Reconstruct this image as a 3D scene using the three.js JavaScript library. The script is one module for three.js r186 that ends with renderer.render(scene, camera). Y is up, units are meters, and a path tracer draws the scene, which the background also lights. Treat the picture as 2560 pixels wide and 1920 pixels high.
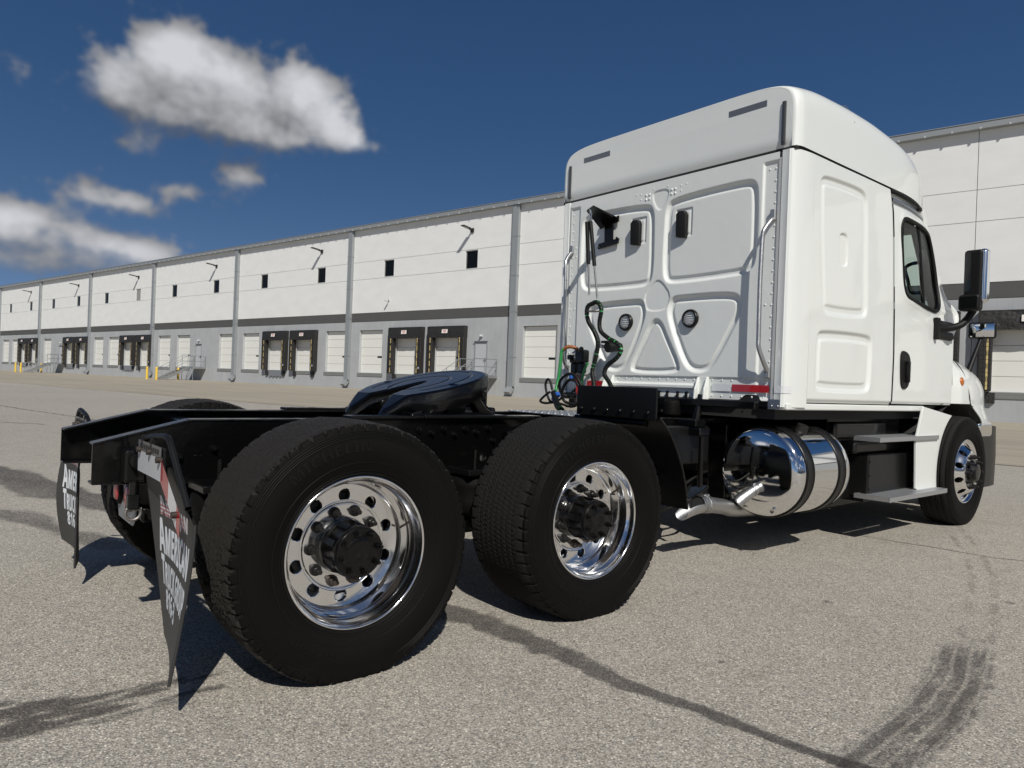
import * as THREE from 'three';
import { mergeGeometries, toCreasedNormals } from 'three/addons/utils/BufferGeometryUtils.js';
import { RoundedBoxGeometry } from 'three/addons/geometries/RoundedBoxGeometry.js';
import { ImprovedNoise } from 'three/addons/math/ImprovedNoise.js';
import { FontLoader } from 'three/addons/loaders/FontLoader.js';
import { TextGeometry } from 'three/addons/geometries/TextGeometry.js';

// ---------------------------------------------------------------- camera, sky, sun, exposure
// World: x = the way the truck points, y = up, z = the truck's right-hand side, origin under its rear axle.
const V = (x, y, z) => new THREE.Vector3(x, y, z);
const scene = new THREE.Scene();
const camera = new THREE.PerspectiveCamera(2 * Math.atan(960 / 1775) * 180 / Math.PI, 4 / 3, 0.05, 2000);
camera.position.set(-1.3049, 1.1607, 3.651);
camera.up.set(-0.0285525, 0.9992967, -0.0243071);
camera.lookAt(V(-1.3049 + 0.633911, 1.1607 - 0.0007, 3.651 - 0.773406));
const SUN_DIR = V(-0.33, 1, 0.8).normalize();
const renderer = new THREE.WebGLRenderer({ antialias: true });
renderer.toneMapping = THREE.LinearToneMapping;
renderer.toneMappingExposure = 1.0;
renderer.shadowMap.enabled = true;
const sun = new THREE.DirectionalLight(new THREE.Color(1, 0.965, 0.895), 3.95);
sun.position.copy(SUN_DIR).multiplyScalar(80); sun.target.position.set(10, 0, -10);
sun.castShadow = true; sun.shadow.radius = 1;
Object.assign(sun.shadow.camera, { left: -90, right: 90, top: 90, bottom: -90, near: 1, far: 220 });
sun.shadow.mapSize.set(4096, 4096);
scene.add(sun, sun.target);

const noise = new ImprovedNoise();
const N3 = (x, y, z = 0) => noise.noise(x, y, z);
const fbm = (x, y, z, o = 5) => { let a = 0.5, s = 0, f = 1; for (let i = 0; i < o; i++) { s += a * N3(x * f + i * 7.3, y * f + i * 3.1, z * f + i * 1.7); a *= 0.5; f *= 2.03; } return s; };
const clamp = (x, a = 0, b = 1) => Math.min(b, Math.max(a, x));
const lerp = (a, b, t) => a + (b - a) * t;
const smooth = (a, b, x) => { const t = clamp((x - a) / (b - a)); return t * t * (3 - 2 * t); };
let seed = 20240611;
const rnd = () => { seed |= 0; seed = seed + 0x6D2B79F5 | 0; let t = Math.imul(seed ^ seed >>> 15, 1 | seed); t = t + Math.imul(t ^ t >>> 7, 61 | t) ^ t; return ((t ^ t >>> 14) >>> 0) / 4294967296; };

{ // sky: clear blue air with fair-weather cumulus; azimuth from -z towards +x, elevation in degrees
  const W = 2048, H = 1024, data = new Float32Array(W * H * 4), D2R = Math.PI / 180;
  // lobes [azimuth, elevation, radius across, radius up, weight] of the clouds that the photograph shows
  const lobes = [
    [9.6, 19.2, 2.6, 1.7, 1.0], [11.6, 20.6, 2.6, 2.0, 1.1], [13.4, 22.0, 2.3, 1.8, 1.2], [16.0, 21.0, 3.0, 2.3, 1.15], [18.6, 20.0, 3.0, 2.0, 1.1], [21.6, 21.0, 1.7, 2.4, 1.0], [23.4, 20.6, 2.3, 2.2, 1.0], [25.2, 18.9, 2.2, 1.8, 1.0], [26.2, 17.8, 1.7, 0.9, 0.8],
    [13.0, 18.4, 4.0, 1.5, 1.0], [17.6, 17.8, 3.8, 1.5, 1.0], [21.4, 17.6, 3.6, 1.5, 0.9], [11.4, 15.9, 2.0, 1.5, 0.92], [17.9, 14.3, 2.0, 1.5, 0.9], [14.1, 12.9, 1.6, 0.8, 0.66], [3.9, 18.8, 1.0, 1.3, 0.55],
    [8.0, 11.7, 2.2, 1.2, 0.75], [11.0, 11.6, 2.2, 1.2, 0.75], [5.4, 9.4, 3.6, 1.5, 1.05], [1.4, 9.0, 3.6, 1.6, 1.0], [9.4, 8.6, 3.4, 1.3, 0.95], [12.4, 8.0, 2.4, 1.0, 0.7], [2.0, 6.9, 4.4, 1.3, 0.9], [7.4, 6.9, 3.8, 1.1, 0.7], [-5, 9, 5, 2.0, 1], [-14, 13, 5, 2.2, 0.9],
  ];
  for (let k = 0; k < 46; k++) { // the same kind of sky goes on all round, outside the frame
    const az = 60 + 290 * rnd(), el = 7 + 26 * rnd() * rnd() + 3 * rnd(), w = 2.5 + 4 * rnd();
    if (az > 330) continue;
    for (let j = 0; j < 3; j++) lobes.push([az + (rnd() - 0.5) * 7, el + (rnd() - 0.5) * 2, w * (0.6 + 0.6 * rnd()), w * (0.3 + 0.2 * rnd()), 0.6 + 0.5 * rnd()]);
  }
  const dens = (az, el) => {
    let d = 0;
    for (const [a, e, ra, re, w] of lobes) {
      let da = az - a; if (da > 180) da -= 360; if (da < -180) da += 360;
      if (da > ra * 2.2 || da < -ra * 2.2) continue;
      const de = (el - e) / (el < e ? re * 0.85 : re), q = da * da / (ra * ra) + de * de;
      if (q < 4) d += w * Math.exp(-q * 1.1);
    }
    return d;
  };
  for (let j = 0; j < H; j++) {
    const el = ((j + 0.5) / H - 0.5) * 180, ce = Math.cos(el * D2R), se = Math.sin(el * D2R);
    for (let i = 0; i < W; i++) {
      const phi = ((i + 0.5) / W - 0.5) * 2 * Math.PI, dx = Math.cos(phi) * ce, dz = Math.sin(phi) * ce;
      let az = Math.atan2(dx, -dz) / D2R;
      const h = Math.max(se, 0), t = Math.pow(1 - h, 2.0), t2 = Math.pow(1 - h, 9);
      const toSun = clamp(dx * SUN_DIR.x + se * SUN_DIR.y + dz * SUN_DIR.z), glow = 0.11 * Math.pow(toSun, 8) + 0.35 * Math.pow(toSun, 60);
      let r = 0.0110 + 0.045 * t + 0.16 * t2 + glow, g = 0.0355 + 0.106 * t + 0.2 * t2 + glow, b = 0.106 + 0.205 * t + 0.23 * t2 + glow;
      if (el < 0) { const q = smooth(0, -6, el); r = lerp(r, 0.16, q); g = lerp(g, 0.15, q); b = lerp(b, 0.14, q); }
      if (el > 1.5 && el < 50) {
        const d = dens(az < 0 ? az + 360 * 0 : az, el);
        if (d > 0.03) {
          const p = 0.42, n = fbm(az * p, el * p * 1.25, 3.7, 6), fine = fbm(az * 1.2 + 9, el * 1.5, 8.1, 5), soft = smooth(0, 2.2, el - 16.5) * 0.0;
          const a0 = d + 0.78 * n + 0.42 * fine - 0.32, up = dens(az, el + 1.3), wisp = smooth(0.9, 0.1, up) , a = Math.pow(smooth(-0.04, lerp(1.05, 0.46, wisp), a0), 0.85);
          if (a > 0) {
            // the cloud's own sunlit and shaded billows: the sun stands high behind and to the right of the camera
            const dl = dens(az + 1.2, el + 2.0), big = fbm(az * 0.16 + 4, el * 0.2, 1.3, 3);
            const lit = clamp(0.48 + 0.40 * (d - dl) + 0.32 * fine + 0.50 * n * smooth(0.2, 1.2, d) + 0.5 * big), br = lerp(0.21, 0.66, lit) * lerp(0.50, 1, smooth(0.35, 1.45, d));
            const cr = br * 0.985, cg = br, cb = br * 1.045, aa = a * 0.96;
            r = lerp(r, cr, aa); g = lerp(g, cg, aa); b = lerp(b, cb, aa);
          }
        }
      }
      const o = (j * W + i) * 4; data[o] = r; data[o + 1] = g; data[o + 2] = b; data[o + 3] = 1;
    }
  }
  const sky = new THREE.DataTexture(data, W, H, THREE.RGBAFormat, THREE.FloatType);
  sky.mapping = THREE.EquirectangularReflectionMapping; sky.magFilter = sky.minFilter = THREE.LinearFilter; sky.needsUpdate = true;
  scene.background = sky; scene.environment = sky;
}

// ---------------------------------------------------------------- helpers
const counts = {};
const numbered = (n) => { const k = counts[n] = (counts[n] ?? -1) + 1; return k ? n + '_' + String(k).padStart(3, '0') : n; };
function part(name, geo, mat, parent) {
  const m = new THREE.Mesh(Array.isArray(geo) ? join(geo) : geo, mat);
  m.name = name; m.castShadow = m.receiveShadow = true; parent.add(m); return m;
}
function group(name, parent) { const g = new THREE.Group(); g.name = name; parent.add(g); return g; }
function thing(name, label, category, grp) { const g = new THREE.Group(); g.name = numbered(name); g.userData = { label, category }; if (grp) g.userData.group = grp; scene.add(g); return g; }
const plainGeo = (g) => { const q = g.index ? g.toNonIndexed() : g; for (const k of Object.keys(q.attributes)) if (!['position', 'normal', 'uv'].includes(k)) q.deleteAttribute(k); if (!q.attributes.uv) q.setAttribute('uv', new THREE.BufferAttribute(new Float32Array(q.attributes.position.count * 2), 2)); return q; };
const join = (list) => mergeGeometries(list.map(plainGeo));
const bx = (x0, x1, y0, y1, z0, z1) => { const g = new THREE.BoxGeometry(Math.abs(x1 - x0), Math.abs(y1 - y0), Math.abs(z1 - z0)); g.translate((x0 + x1) / 2, (y0 + y1) / 2, (z0 + z1) / 2); return g; };
const rb = (x0, x1, y0, y1, z0, z1, r = 0.01, s = 2) => { const g = new RoundedBoxGeometry(Math.abs(x1 - x0), Math.abs(y1 - y0), Math.abs(z1 - z0), s, Math.min(r, Math.abs(x1 - x0) / 2.01, Math.abs(y1 - y0) / 2.01, Math.abs(z1 - z0) / 2.01)); g.translate((x0 + x1) / 2, (y0 + y1) / 2, (z0 + z1) / 2); return g; };
const vec = (p) => p.isVector3 ? p : V(...p);
function tube(pts, r, seg = 0, rs = 8, closed = false, tension = 0.5) {
  const c = new THREE.CatmullRomCurve3(pts.map(vec), closed, 'catmullrom', tension);
  return new THREE.TubeGeometry(c, seg || pts.length * 8, r, rs, closed);
}
function bar(a, b, r0, r1 = r0, rs = 10, open = false) {
  const A = vec(a), B = vec(b), d = B.clone().sub(A), g = new THREE.CylinderGeometry(r1, r0, d.length(), rs, 1, open);
  g.applyQuaternion(new THREE.Quaternion().setFromUnitVectors(V(0, 1, 0), d.clone().normalize())); g.translate((A.x + B.x) / 2, (A.y + B.y) / 2, (A.z + B.z) / 2); return g;
}
const ball = (p, r, s = 10, sy = 1) => { const g = new THREE.SphereGeometry(r, s, Math.max(6, s >> 1)); g.scale(1, sy, 1); g.translate(...p); return g; };
function lathe(pts, seg = 64) { const g = new THREE.LatheGeometry(pts.map(([r, y]) => new THREE.Vector2(r, y)), seg); return g; } // round the y axis
const latheZ = (pts, seg) => { const g = lathe(pts, seg); g.rotateX(Math.PI / 2); return g; };          // [radius, z], round the z axis
const latheX = (pts, seg) => { const g = lathe(pts, seg); g.rotateZ(-Math.PI / 2); return g; };         // [radius, x]
const shape2 = (pts, holes = []) => { const s = new THREE.Shape(pts.map((p) => new THREE.Vector2(...p))); for (const h of holes) s.holes.push(new THREE.Path(h.map((p) => new THREE.Vector2(...p)))); return s; };
const extr = (s, depth, bevel = 0, seg = 1) => new THREE.ExtrudeGeometry(s, { depth, bevelEnabled: bevel > 0, bevelSize: bevel, bevelThickness: bevel, bevelSegments: seg, curveSegments: 10 });
const ring = (cx, cy, r, n = 16, ry = r) => Array.from({ length: n }, (_, i) => [cx + r * Math.cos(i / n * 2 * Math.PI), cy + ry * Math.sin(i / n * 2 * Math.PI)]);
function mirrorZ(geo) { // the same shape on the truck's other side
  const g = geo.clone(); g.scale(1, 1, -1);
  if (g.index) { const a = g.index.array.slice(); for (let i = 0; i < a.length; i += 3) { const t = a[i]; a[i] = a[i + 1]; a[i + 1] = t; } g.setIndex(new THREE.BufferAttribute(a, 1)); } else {
    for (const k of Object.keys(g.attributes)) { const at = g.attributes[k], n = at.itemSize, a = at.array; for (let i = 0; i < at.count; i += 3) for (let c = 0; c < n; c++) { const t = a[i * n + c]; a[i * n + c] = a[(i + 1) * n + c]; a[(i + 1) * n + c] = t; } }
  }
  g.computeVertexNormals(); return g;
}
// a surface over a grid: f(u, v) -> [x, y, z], u in 0..nu, v in 0..nv; keep(i, j) may drop cells
function sheet(nu, nv, f, keep, uvf) {
  const P = [], U = [], I = [];
  for (let j = 0; j <= nv; j++) for (let i = 0; i <= nu; i++) { const p = f(i / nu, j / nv); P.push(...p); U.push(...(uvf ? uvf(p, i / nu, j / nv) : [i / nu, j / nv])); }
  for (let j = 0; j < nv; j++) for (let i = 0; i < nu; i++) {
    if (keep && !keep((i + 0.5) / nu, (j + 0.5) / nv)) continue;
    const a = j * (nu + 1) + i, b = a + 1, c = a + nu + 1, d = c + 1; I.push(a, b, d, a, d, c);
  }
  const g = new THREE.BufferGeometry(); g.setAttribute('position', new THREE.Float32BufferAttribute(P, 3)); g.setAttribute('uv', new THREE.Float32BufferAttribute(U, 2)); g.setIndex(I); g.computeVertexNormals(); return g;
}
// distance to a closed outline, positive inside
function inside(poly, x, y) {
  let d = 1e9, s = 1; const n = poly.length;
  for (let i = 0, j = n - 1; i < n; j = i++) {
    const ex = poly[j][0] - poly[i][0], ey = poly[j][1] - poly[i][1], wx = x - poly[i][0], wy = y - poly[i][1], t = clamp((wx * ex + wy * ey) / (ex * ex + ey * ey));
    const bx_ = wx - ex * t, by_ = wy - ey * t; d = Math.min(d, bx_ * bx_ + by_ * by_);
    const c1 = y >= poly[i][1], c2 = y < poly[j][1], c3 = ex * wy > ey * wx; if ((c1 && c2 && c3) || (!c1 && !c2 && !c3)) s = -s;
  }
  return -s * Math.sqrt(d);
}
const chaikin = (p, n = 2) => { for (let k = 0; k < n; k++) { const q = []; for (let i = 0; i < p.length; i++) { const a = p[i], b = p[(i + 1) % p.length]; q.push([a[0] * 0.75 + b[0] * 0.25, a[1] * 0.75 + b[1] * 0.25], [a[0] * 0.25 + b[0] * 0.75, a[1] * 0.25 + b[1] * 0.75]); } p = q; } return p; };
function tex(w, h, f, srgb = false) { // f(x, y) -> [r, g, b, a] in 0..1
  const d = new Uint8Array(w * h * 4);
  for (let y = 0; y < h; y++) for (let x = 0; x < w; x++) { const c = f(x, y), o = (y * w + x) * 4; for (let k = 0; k < 4; k++) d[o + k] = clamp(c[k] ?? 1) * 255 + 0.5 | 0; }
  const t = new THREE.DataTexture(d, w, h, THREE.RGBAFormat); t.wrapS = t.wrapT = THREE.RepeatWrapping; t.magFilter = THREE.LinearFilter; t.minFilter = THREE.LinearMipmapLinearFilter; t.generateMipmaps = true;
  if (srgb) t.colorSpace = THREE.SRGBColorSpace; t.needsUpdate = true; return t;
}
const rep = (t, x, y = x) => { const c = t.clone(); c.repeat.set(x, y); c.needsUpdate = true; return c; };
const lin = (r, g, b) => new THREE.Color().setRGB(r, g, b);
const mat = (c, roughness, metalness = 0, o = {}) => new THREE.MeshPhysicalMaterial({ color: Array.isArray(c) ? lin(...c) : lin(c, c, c), roughness, metalness, side: THREE.DoubleSide, ...o });

// ---------------------------------------------------------------- textures and materials
function worley(size, cell, jit = 0.9) { // tiling cells: per pixel [distance to the nearest centre in cells, cell id]
  const n = size / cell, cx = new Float32Array(n * n), cy = new Float32Array(n * n); for (let i = 0; i < n * n; i++) { cx[i] = 0.5 + (rnd() - 0.5) * jit; cy[i] = 0.5 + (rnd() - 0.5) * jit; }
  const dist = new Float32Array(size * size), id = new Int32Array(size * size);
  for (let y = 0; y < size; y++) for (let x = 0; x < size; x++) {
    const gx = Math.floor(x / cell), gy = Math.floor(y / cell), fx = x / cell - gx, fy = y / cell - gy; let best = 9, bi = 0;
    for (let b = -1; b <= 1; b++) for (let a = -1; a <= 1; a++) { const k = ((gy + b + n) % n) * n + (gx + a + n) % n, ex = a + cx[k] - fx, ey = b + cy[k] - fy, q = ex * ex + ey * ey; if (q < best) { best = q; bi = k; } }
    dist[y * size + x] = Math.sqrt(best); id[y * size + x] = bi;
  }
  return { dist, id, n: n * n };
}
let asphaltMap, asphaltBump;
{ // worn, light asphalt: pale and dark stones of 6 to 12 mm in a grey binder; 4.096 m a tile
  const S = 2048, w = worley(S, 4), w2 = worley(S, 8), g1 = new Float32Array(w.n), g2 = new Float32Array(w2.n), hue = new Float32Array(w.n);
  for (let i = 0; i < w.n; i++) { const q = rnd(); g1[i] = q < 0.20 ? 0.48 + 0.28 * rnd() : q > 0.92 ? 1.42 + 0.5 * rnd() : 0.80 + 0.46 * rnd(); hue[i] = rnd() - 0.5; }
  for (let i = 0; i < w2.n; i++) g2[i] = 0.88 + 0.24 * rnd();
  const per = (x, y, f, z) => { const a = x / S * 2 * Math.PI, b = y / S * 2 * Math.PI; return N3(Math.cos(a) * f + 5 + Math.cos(b) * f * 0.7, Math.sin(a) * f + Math.sin(b) * f * 0.7, z + Math.cos(b) * f); };
  const bump = new Float32Array(S * S);
  asphaltMap = tex(S, S, (x, y) => {
    const o = y * S + x, e = smooth(0.25, 0.62, w.dist[o]), coarse = 1 + 0.05 * per(x, y, 1.6, 2) + 0.05 * per(x, y, 5, 7);
    let v = g1[w.id[o]] * g2[w2.id[o]] * (1 - 0.36 * e) * coarse; bump[o] = clamp((1 - e) * (0.35 + 0.45 * g2[w2.id[o]]));
    const h = hue[w.id[o]] * 0.07; return [0.455 * v * (1.0 + h), 0.418 * v, 0.358 * v * (1 - h)].map((c) => Math.pow(clamp(c), 1 / 2.2)).concat(1);
  }, true);
  asphaltBump = tex(1024, 1024, (x, y) => { const b = bump[(y * 2) * S + x * 2]; return [b, b, b, 1]; });
}
const grainTex = tex(512, 512, (x, y) => { const v = 0.5 + 0.5 * (rnd() - 0.5) + 0.35 * N3(x / 9, y / 9, 4); return [v, v, v, 1]; });
const smearTex = tex(512, 512, (x, y) => { const v = 0.55 + 0.9 * fbm(x / 64, y / 64, 2, 5); return [v, v, v, 1]; });
const M = {};
M.white = mat([0.765, 0.785, 0.755], 0.42, 0, { clearcoat: 0.85, clearcoatRoughness: 0.035 });
M.whiteBack = mat([0.765, 0.785, 0.755], 0.46, 0, { clearcoat: 0.5, clearcoatRoughness: 0.12 }); // the same paint, duller where it was never polished
M.black = mat(0.0022, 0.32, 0, { specularIntensity: 0.3, clearcoat: 0.5, clearcoatRoughness: 0.10, bumpMap: rep(smearTex, 5), bumpScale: 0.0016 });
M.blackBlue = mat([0.0022, 0.0022, 0.0024], 0.3, 0, { specularIntensity: 0.25, clearcoat: 0.55, clearcoatRoughness: 0.09, bumpMap: rep(grainTex, 2), bumpScale: 0.0008 });
M.plastic = mat(0.008, 0.5, 0, { specularIntensity: 0.5 });
M.satin = mat(0.0055, 0.40, 0.0, { specularIntensity: 0.5, clearcoat: 0.2, clearcoatRoughness: 0.25 });
M.flap = mat(0.026, 0.62, 0);
M.rubber = mat([0.0048, 0.0045, 0.0042], 0.6, 0, { specularIntensity: 0.20, bumpMap: rep(grainTex, 5, 5), bumpScale: 0.0007 });
M.rubberGloss = mat([0.0055, 0.0052, 0.005], 0.5, 0, { specularIntensity: 0.34 });
M.tread = mat([0.021, 0.0198, 0.0188], 0.80, 0, { specularIntensity: 0.35, bumpMap: rep(grainTex, 9, 9), bumpScale: 0.003 });
M.muddy = mat(1, 0.5, 0, { map: rep(tex(512, 512, (x, y) => { const v = rnd() < 0.07 ? 2.4 + 2 * rnd() : 0.5 + 0.8 * rnd() + 0.5 * N3(x / 14, y / 14, 3); return [0.036 * v, 0.031 * v, 0.026 * v].map((c) => Math.pow(clamp(c), 1 / 2.2)).concat(1); }, true), 1.3, 2), specularIntensity: 0.7, bumpMap: rep(grainTex, 7, 7), bumpScale: 0.006 });
M.chrome = mat([0.86, 0.865, 0.87], 0.055, 1);
M.polish = mat([0.89, 0.89, 0.89], 0.15, 1, { roughnessMap: rep(tex(256, 256, (x, y) => { const v = 0.55 + 0.9 * Math.abs(fbm(x / 40, y / 40, 6, 4)) + 0.2 * rnd(); return [v, v, v, 1]; }), 1) });
M.alu = mat([0.55, 0.55, 0.55], 0.38, 1, { bumpMap: rep(grainTex, 4, 4), bumpScale: 0.0006 });
M.aluTread = mat([0.52, 0.53, 0.54], 0.40, 0.8);
M.steel = mat([0.30, 0.28, 0.26], 0.48, 0.85);
M.rust = mat([0.060, 0.047, 0.040], 0.6, 0.5); M.nutDark = mat([0.020, 0.018, 0.017], 0.5, 0.4);
M.galv = mat([0.40, 0.41, 0.415], 0.5, 0.75);
M.glass = mat([0.72, 0.80, 0.76], 0.02, 0, { transmission: 1, thickness: 0, ior: 1.5, specularIntensity: 0.35 });
M.darkGlass = mat([0.006, 0.007, 0.007], 0.08, 0, { specularIntensity: 0.35 });
M.interior = mat(0.022, 0.85, 0); M.cabTrim = mat([0.15, 0.148, 0.142], 0.85); M.liner = mat(0.035, 0.7); // grey cab trim; black moulded liners
M.mirror = mat(0.88, 0.01, 1);
M.red = mat([0.38, 0.012, 0.016], 0.28, 0, { clearcoat: 0.8 });
M.tapeWhite = mat([0.72, 0.73, 0.74], 0.30, 0, { clearcoat: 0.8, bumpMap: rep(tex(64, 64, (x, y) => { const v = ((x + y) & 15) < 2 || ((x - y + 64) & 15) < 2 ? 0 : 1; return [v, v, v, 1]; }), 6, 6), bumpScale: 0.0005 });
M.sealGrey = mat([0.45, 0.46, 0.46], 0.6); M.marker = mat([0.05, 0.052, 0.055], 0.3, 0, { clearcoat: 0.4 }); M.greyTape = mat([0.115, 0.125, 0.145], 0.35, 0, { clearcoat: 0.6 });
M.green = mat([0.03, 0.27, 0.07], 0.42, 0, { clearcoat: 0.3 });
M.orange = mat([0.30, 0.10, 0.03], 0.5);
M.blue = mat([0.02, 0.10, 0.42], 0.4);
M.amber = mat([0.48, 0.13, 0.012], 0.12, 0, { clearcoat: 1, bumpMap: rep(grainTex, 0.1), bumpScale: 0.002 });
M.lens = mat([0.70, 0.70, 0.68], 0.10, 0, { clearcoat: 1 });

// ---------------------------------------------------------------- the place: building line, ground
const BASE = V(29.3154, 0.297, -29.3056), THETA = Math.atan2(-0.97741287, 0.21133879);
const DS = V(-0.21133879, 0, -0.97741287), DP = V(-0.97741287, 0, 0.21133879); // along the wall (s), out from the wall (p)
const rise = (p) => 0.297 * clamp(1 - p / 22, 0, 1);                           // the yard climbs gently to the docks
const yard = (s, p, up = 0) => BASE.clone().addScaledVector(DS, s).addScaledVector(DP, p).setY(rise(p) + up);
function structure(name, geo, m) { const o = part(name, geo, m, scene); o.userData.kind = 'structure'; return o; }
function groundSheet(s0, s1, p0, p1, ns, np, up, uvf, tone) {
  const g = sheet(ns, np, (u, v) => { const q = yard(lerp(s0, s1, u), lerp(p0, p1, v), up); return [q.x, q.y, q.z]; }, null, uvf);
  const P = g.attributes.position, c = new Float32Array(P.count * 3);
  for (let i = 0; i < P.count; i++) { const t = tone(P.getX(i), P.getZ(i)); c[i * 3] = t[0]; c[i * 3 + 1] = t[1]; c[i * 3 + 2] = t[2]; }
  g.setAttribute('color', new THREE.BufferAttribute(c, 3)); return g;
}
const SEAM = 21.2;
M.asphalt = mat(1, 0.86, 0, { map: asphaltMap, bumpMap: asphaltBump, bumpScale: 0.0022, vertexColors: true });
const streak = tex(1024, 512, (x, y) => {
  const a = x / 1024 * 2 * Math.PI, f = (k, z) => N3(Math.cos(a) * k + 3, Math.sin(a) * k, z), v = 1 + 0.16 * f(1.2, y / 13) + 0.10 * f(2.6, y / 5 + 40) + 0.06 * f(6, y / 2 + 9) + 0.05 * (rnd() - 0.5);
  return [0.345 * v, 0.305 * v, 0.238 * v].map((c) => Math.pow(clamp(c), 1 / 2.2)).concat(1);
}, true);
M.concrete = mat(1, 0.85, 0, { map: streak, vertexColors: true });
structure('asphalt_lot', groundSheet(-170, 300, SEAM, 190, 420, 190, 0, (p) => [p[0] / 3.1, p[2] / 3.1], (x, z) => {
  const v = 1 + 0.09 * N3(x / 9, z / 9, 1) + 0.07 * fbm(x / 2.9, z / 2.9, 5, 3) + 0.03 * N3(x / 40, z / 40, 2); return [v, v * (1 + 0.012 * N3(x / 5, z / 5, 9)), v * (1 + 0.02 * N3(x / 7, z / 7, 12))];
}), M.asphalt);
structure('concrete_apron', groundSheet(-170, 300, -70, SEAM, 235, 90, 0, (p, u, v) => [u * 470 / 60, v * 91.2 / 22], (x, z) => { const v = 1 + 0.06 * N3(x / 11, z / 11, 3); return [v, v, v]; }), M.concrete);
function ribbon(pts, width, wob, up, step = 0.12) { // a ragged line lying on the ground
  const P = [], I = []; let k = 0;
  for (let i = 0; i + 1 < pts.length; i++) {
    const [ax, az] = pts[i], [bx_, bz] = pts[i + 1], L = Math.hypot(bx_ - ax, bz - az), nx = -(bz - az) / L, nz = (bx_ - ax) / L, n = Math.max(2, Math.ceil(L / step));
    for (let j = i ? 1 : 0; j <= n; j++) {
      const t = j / n, x = lerp(ax, bx_, t), z = lerp(az, bz, t), o = wob * fbm(x * 2.1, z * 2.1, 7, 3) * 2, w = width * (0.6 + 0.9 * Math.abs(N3(x * 3, z * 3, 4)));
      const p = -((x - BASE.x) * -DP.x + (z - BASE.z) * -DP.z), y = rise(p) + up;
      P.push(x + nx * (o + w), y, z + nz * (o + w), x + nx * (o - w), y, z + nz * (o - w)); k++;
    }
  }
  for (let i = 0; i + 1 < k; i++) I.push(2 * i, 2 * i + 2, 2 * i + 1, 2 * i + 1, 2 * i + 2, 2 * i + 3);
  const g = new THREE.BufferGeometry(); g.setAttribute('position', new THREE.Float32BufferAttribute(P, 3)); g.setAttribute('uv', new THREE.Float32BufferAttribute(new Float32Array(P.length / 3 * 2), 2)); g.setIndex(I); g.computeVertexNormals(); return g;
}
M.tar = mat([0.040, 0.036, 0.032], 0.8); M.crack = mat([0.075, 0.066, 0.056], 0.95);
const yp = (s, p) => { const q = yard(s, p); return [q.x, q.z]; };
structure('pavement_joint', ribbon([yp(-60, SEAM), yp(0, SEAM), yp(130, SEAM)], 0.035, 0.02, 0.005, 0.5), M.tar);
structure('pavement_crack', join([
  ribbon([[3.9, -4.5], [4.45, -1.2], [4.73, 0.99], [4.80, 1.45], [4.83, 1.85], [4.95, 2.1], [5.1, 3.4]], 0.006, 0.05, 0.004),
  ribbon([[0.2, -21], [0.87, -17.8], [1.53, -14.6], [2.6, -9.6], [3.2, -6.4]], 0.022, 0.10, 0.004), ribbon([[-1.9, -11.2], [-1.55, -9.6]], 0.016, 0.03, 0.004), ribbon([[-0.3, -14], [0.5, -13.1]], 0.02, 0.05, 0.004),
  ribbon([yp(20, 15), yp(60, 15.1), yp(110, 15)], 0.012, 0.03, 0.005, 0.5), ribbon([yp(-50, 12), yp(0, 12), yp(110, 12)], 0.012, 0.02, 0.005, 0.5),
]), M.crack);
// oil and water marks: dark, ragged, with the pale stones still showing
function stain(name, x0, x1, z0, z1, n, f, col, rough) {
  const w = n, h = Math.round(n * (z1 - z0) / (x1 - x0));
  const t = tex(w, h, (i, j) => { const x = lerp(x0, x1, (i + 0.5) / w), z = lerp(z0, z1, (j + 0.5) / h), a = f(x, z); return [...col.map((c) => Math.pow(c, 1 / 2.2)), clamp(a) * (0.42 + 0.62 * rnd() + 0.25 * (rnd() > 0.8 ? -1 : 0))]; }, true);
  t.wrapS = t.wrapT = THREE.ClampToEdgeWrapping;
  const g = sheet(1, 1, (u, v) => [lerp(x0, x1, u), 0.006, lerp(z0, z1, v)]);
  return structure(name, g, mat(1, rough, 0, { map: t, transparent: true }));
}
function along(pts, x, z) { // distance from a polyline, and how far along it
  let best = 1e9, at = 0, side = 0, len = 0;
  for (let i = 0; i + 1 < pts.length; i++) {
    const [ax, az] = pts[i], ex = pts[i + 1][0] - ax, ez = pts[i + 1][1] - az, L = Math.hypot(ex, ez), t = clamp(((x - ax) * ex + (z - az) * ez) / (L * L)), dx = x - ax - ex * t, dz = z - az - ez * t, d = Math.hypot(dx, dz);
    if (d < best) { best = d; at = len + t * L; side = dx * ez - dz * ex > 0 ? d : -d; } len += L;
  }
  return [best, at / len, side];
}
const wet = [0.060, 0.053, 0.047];
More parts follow.
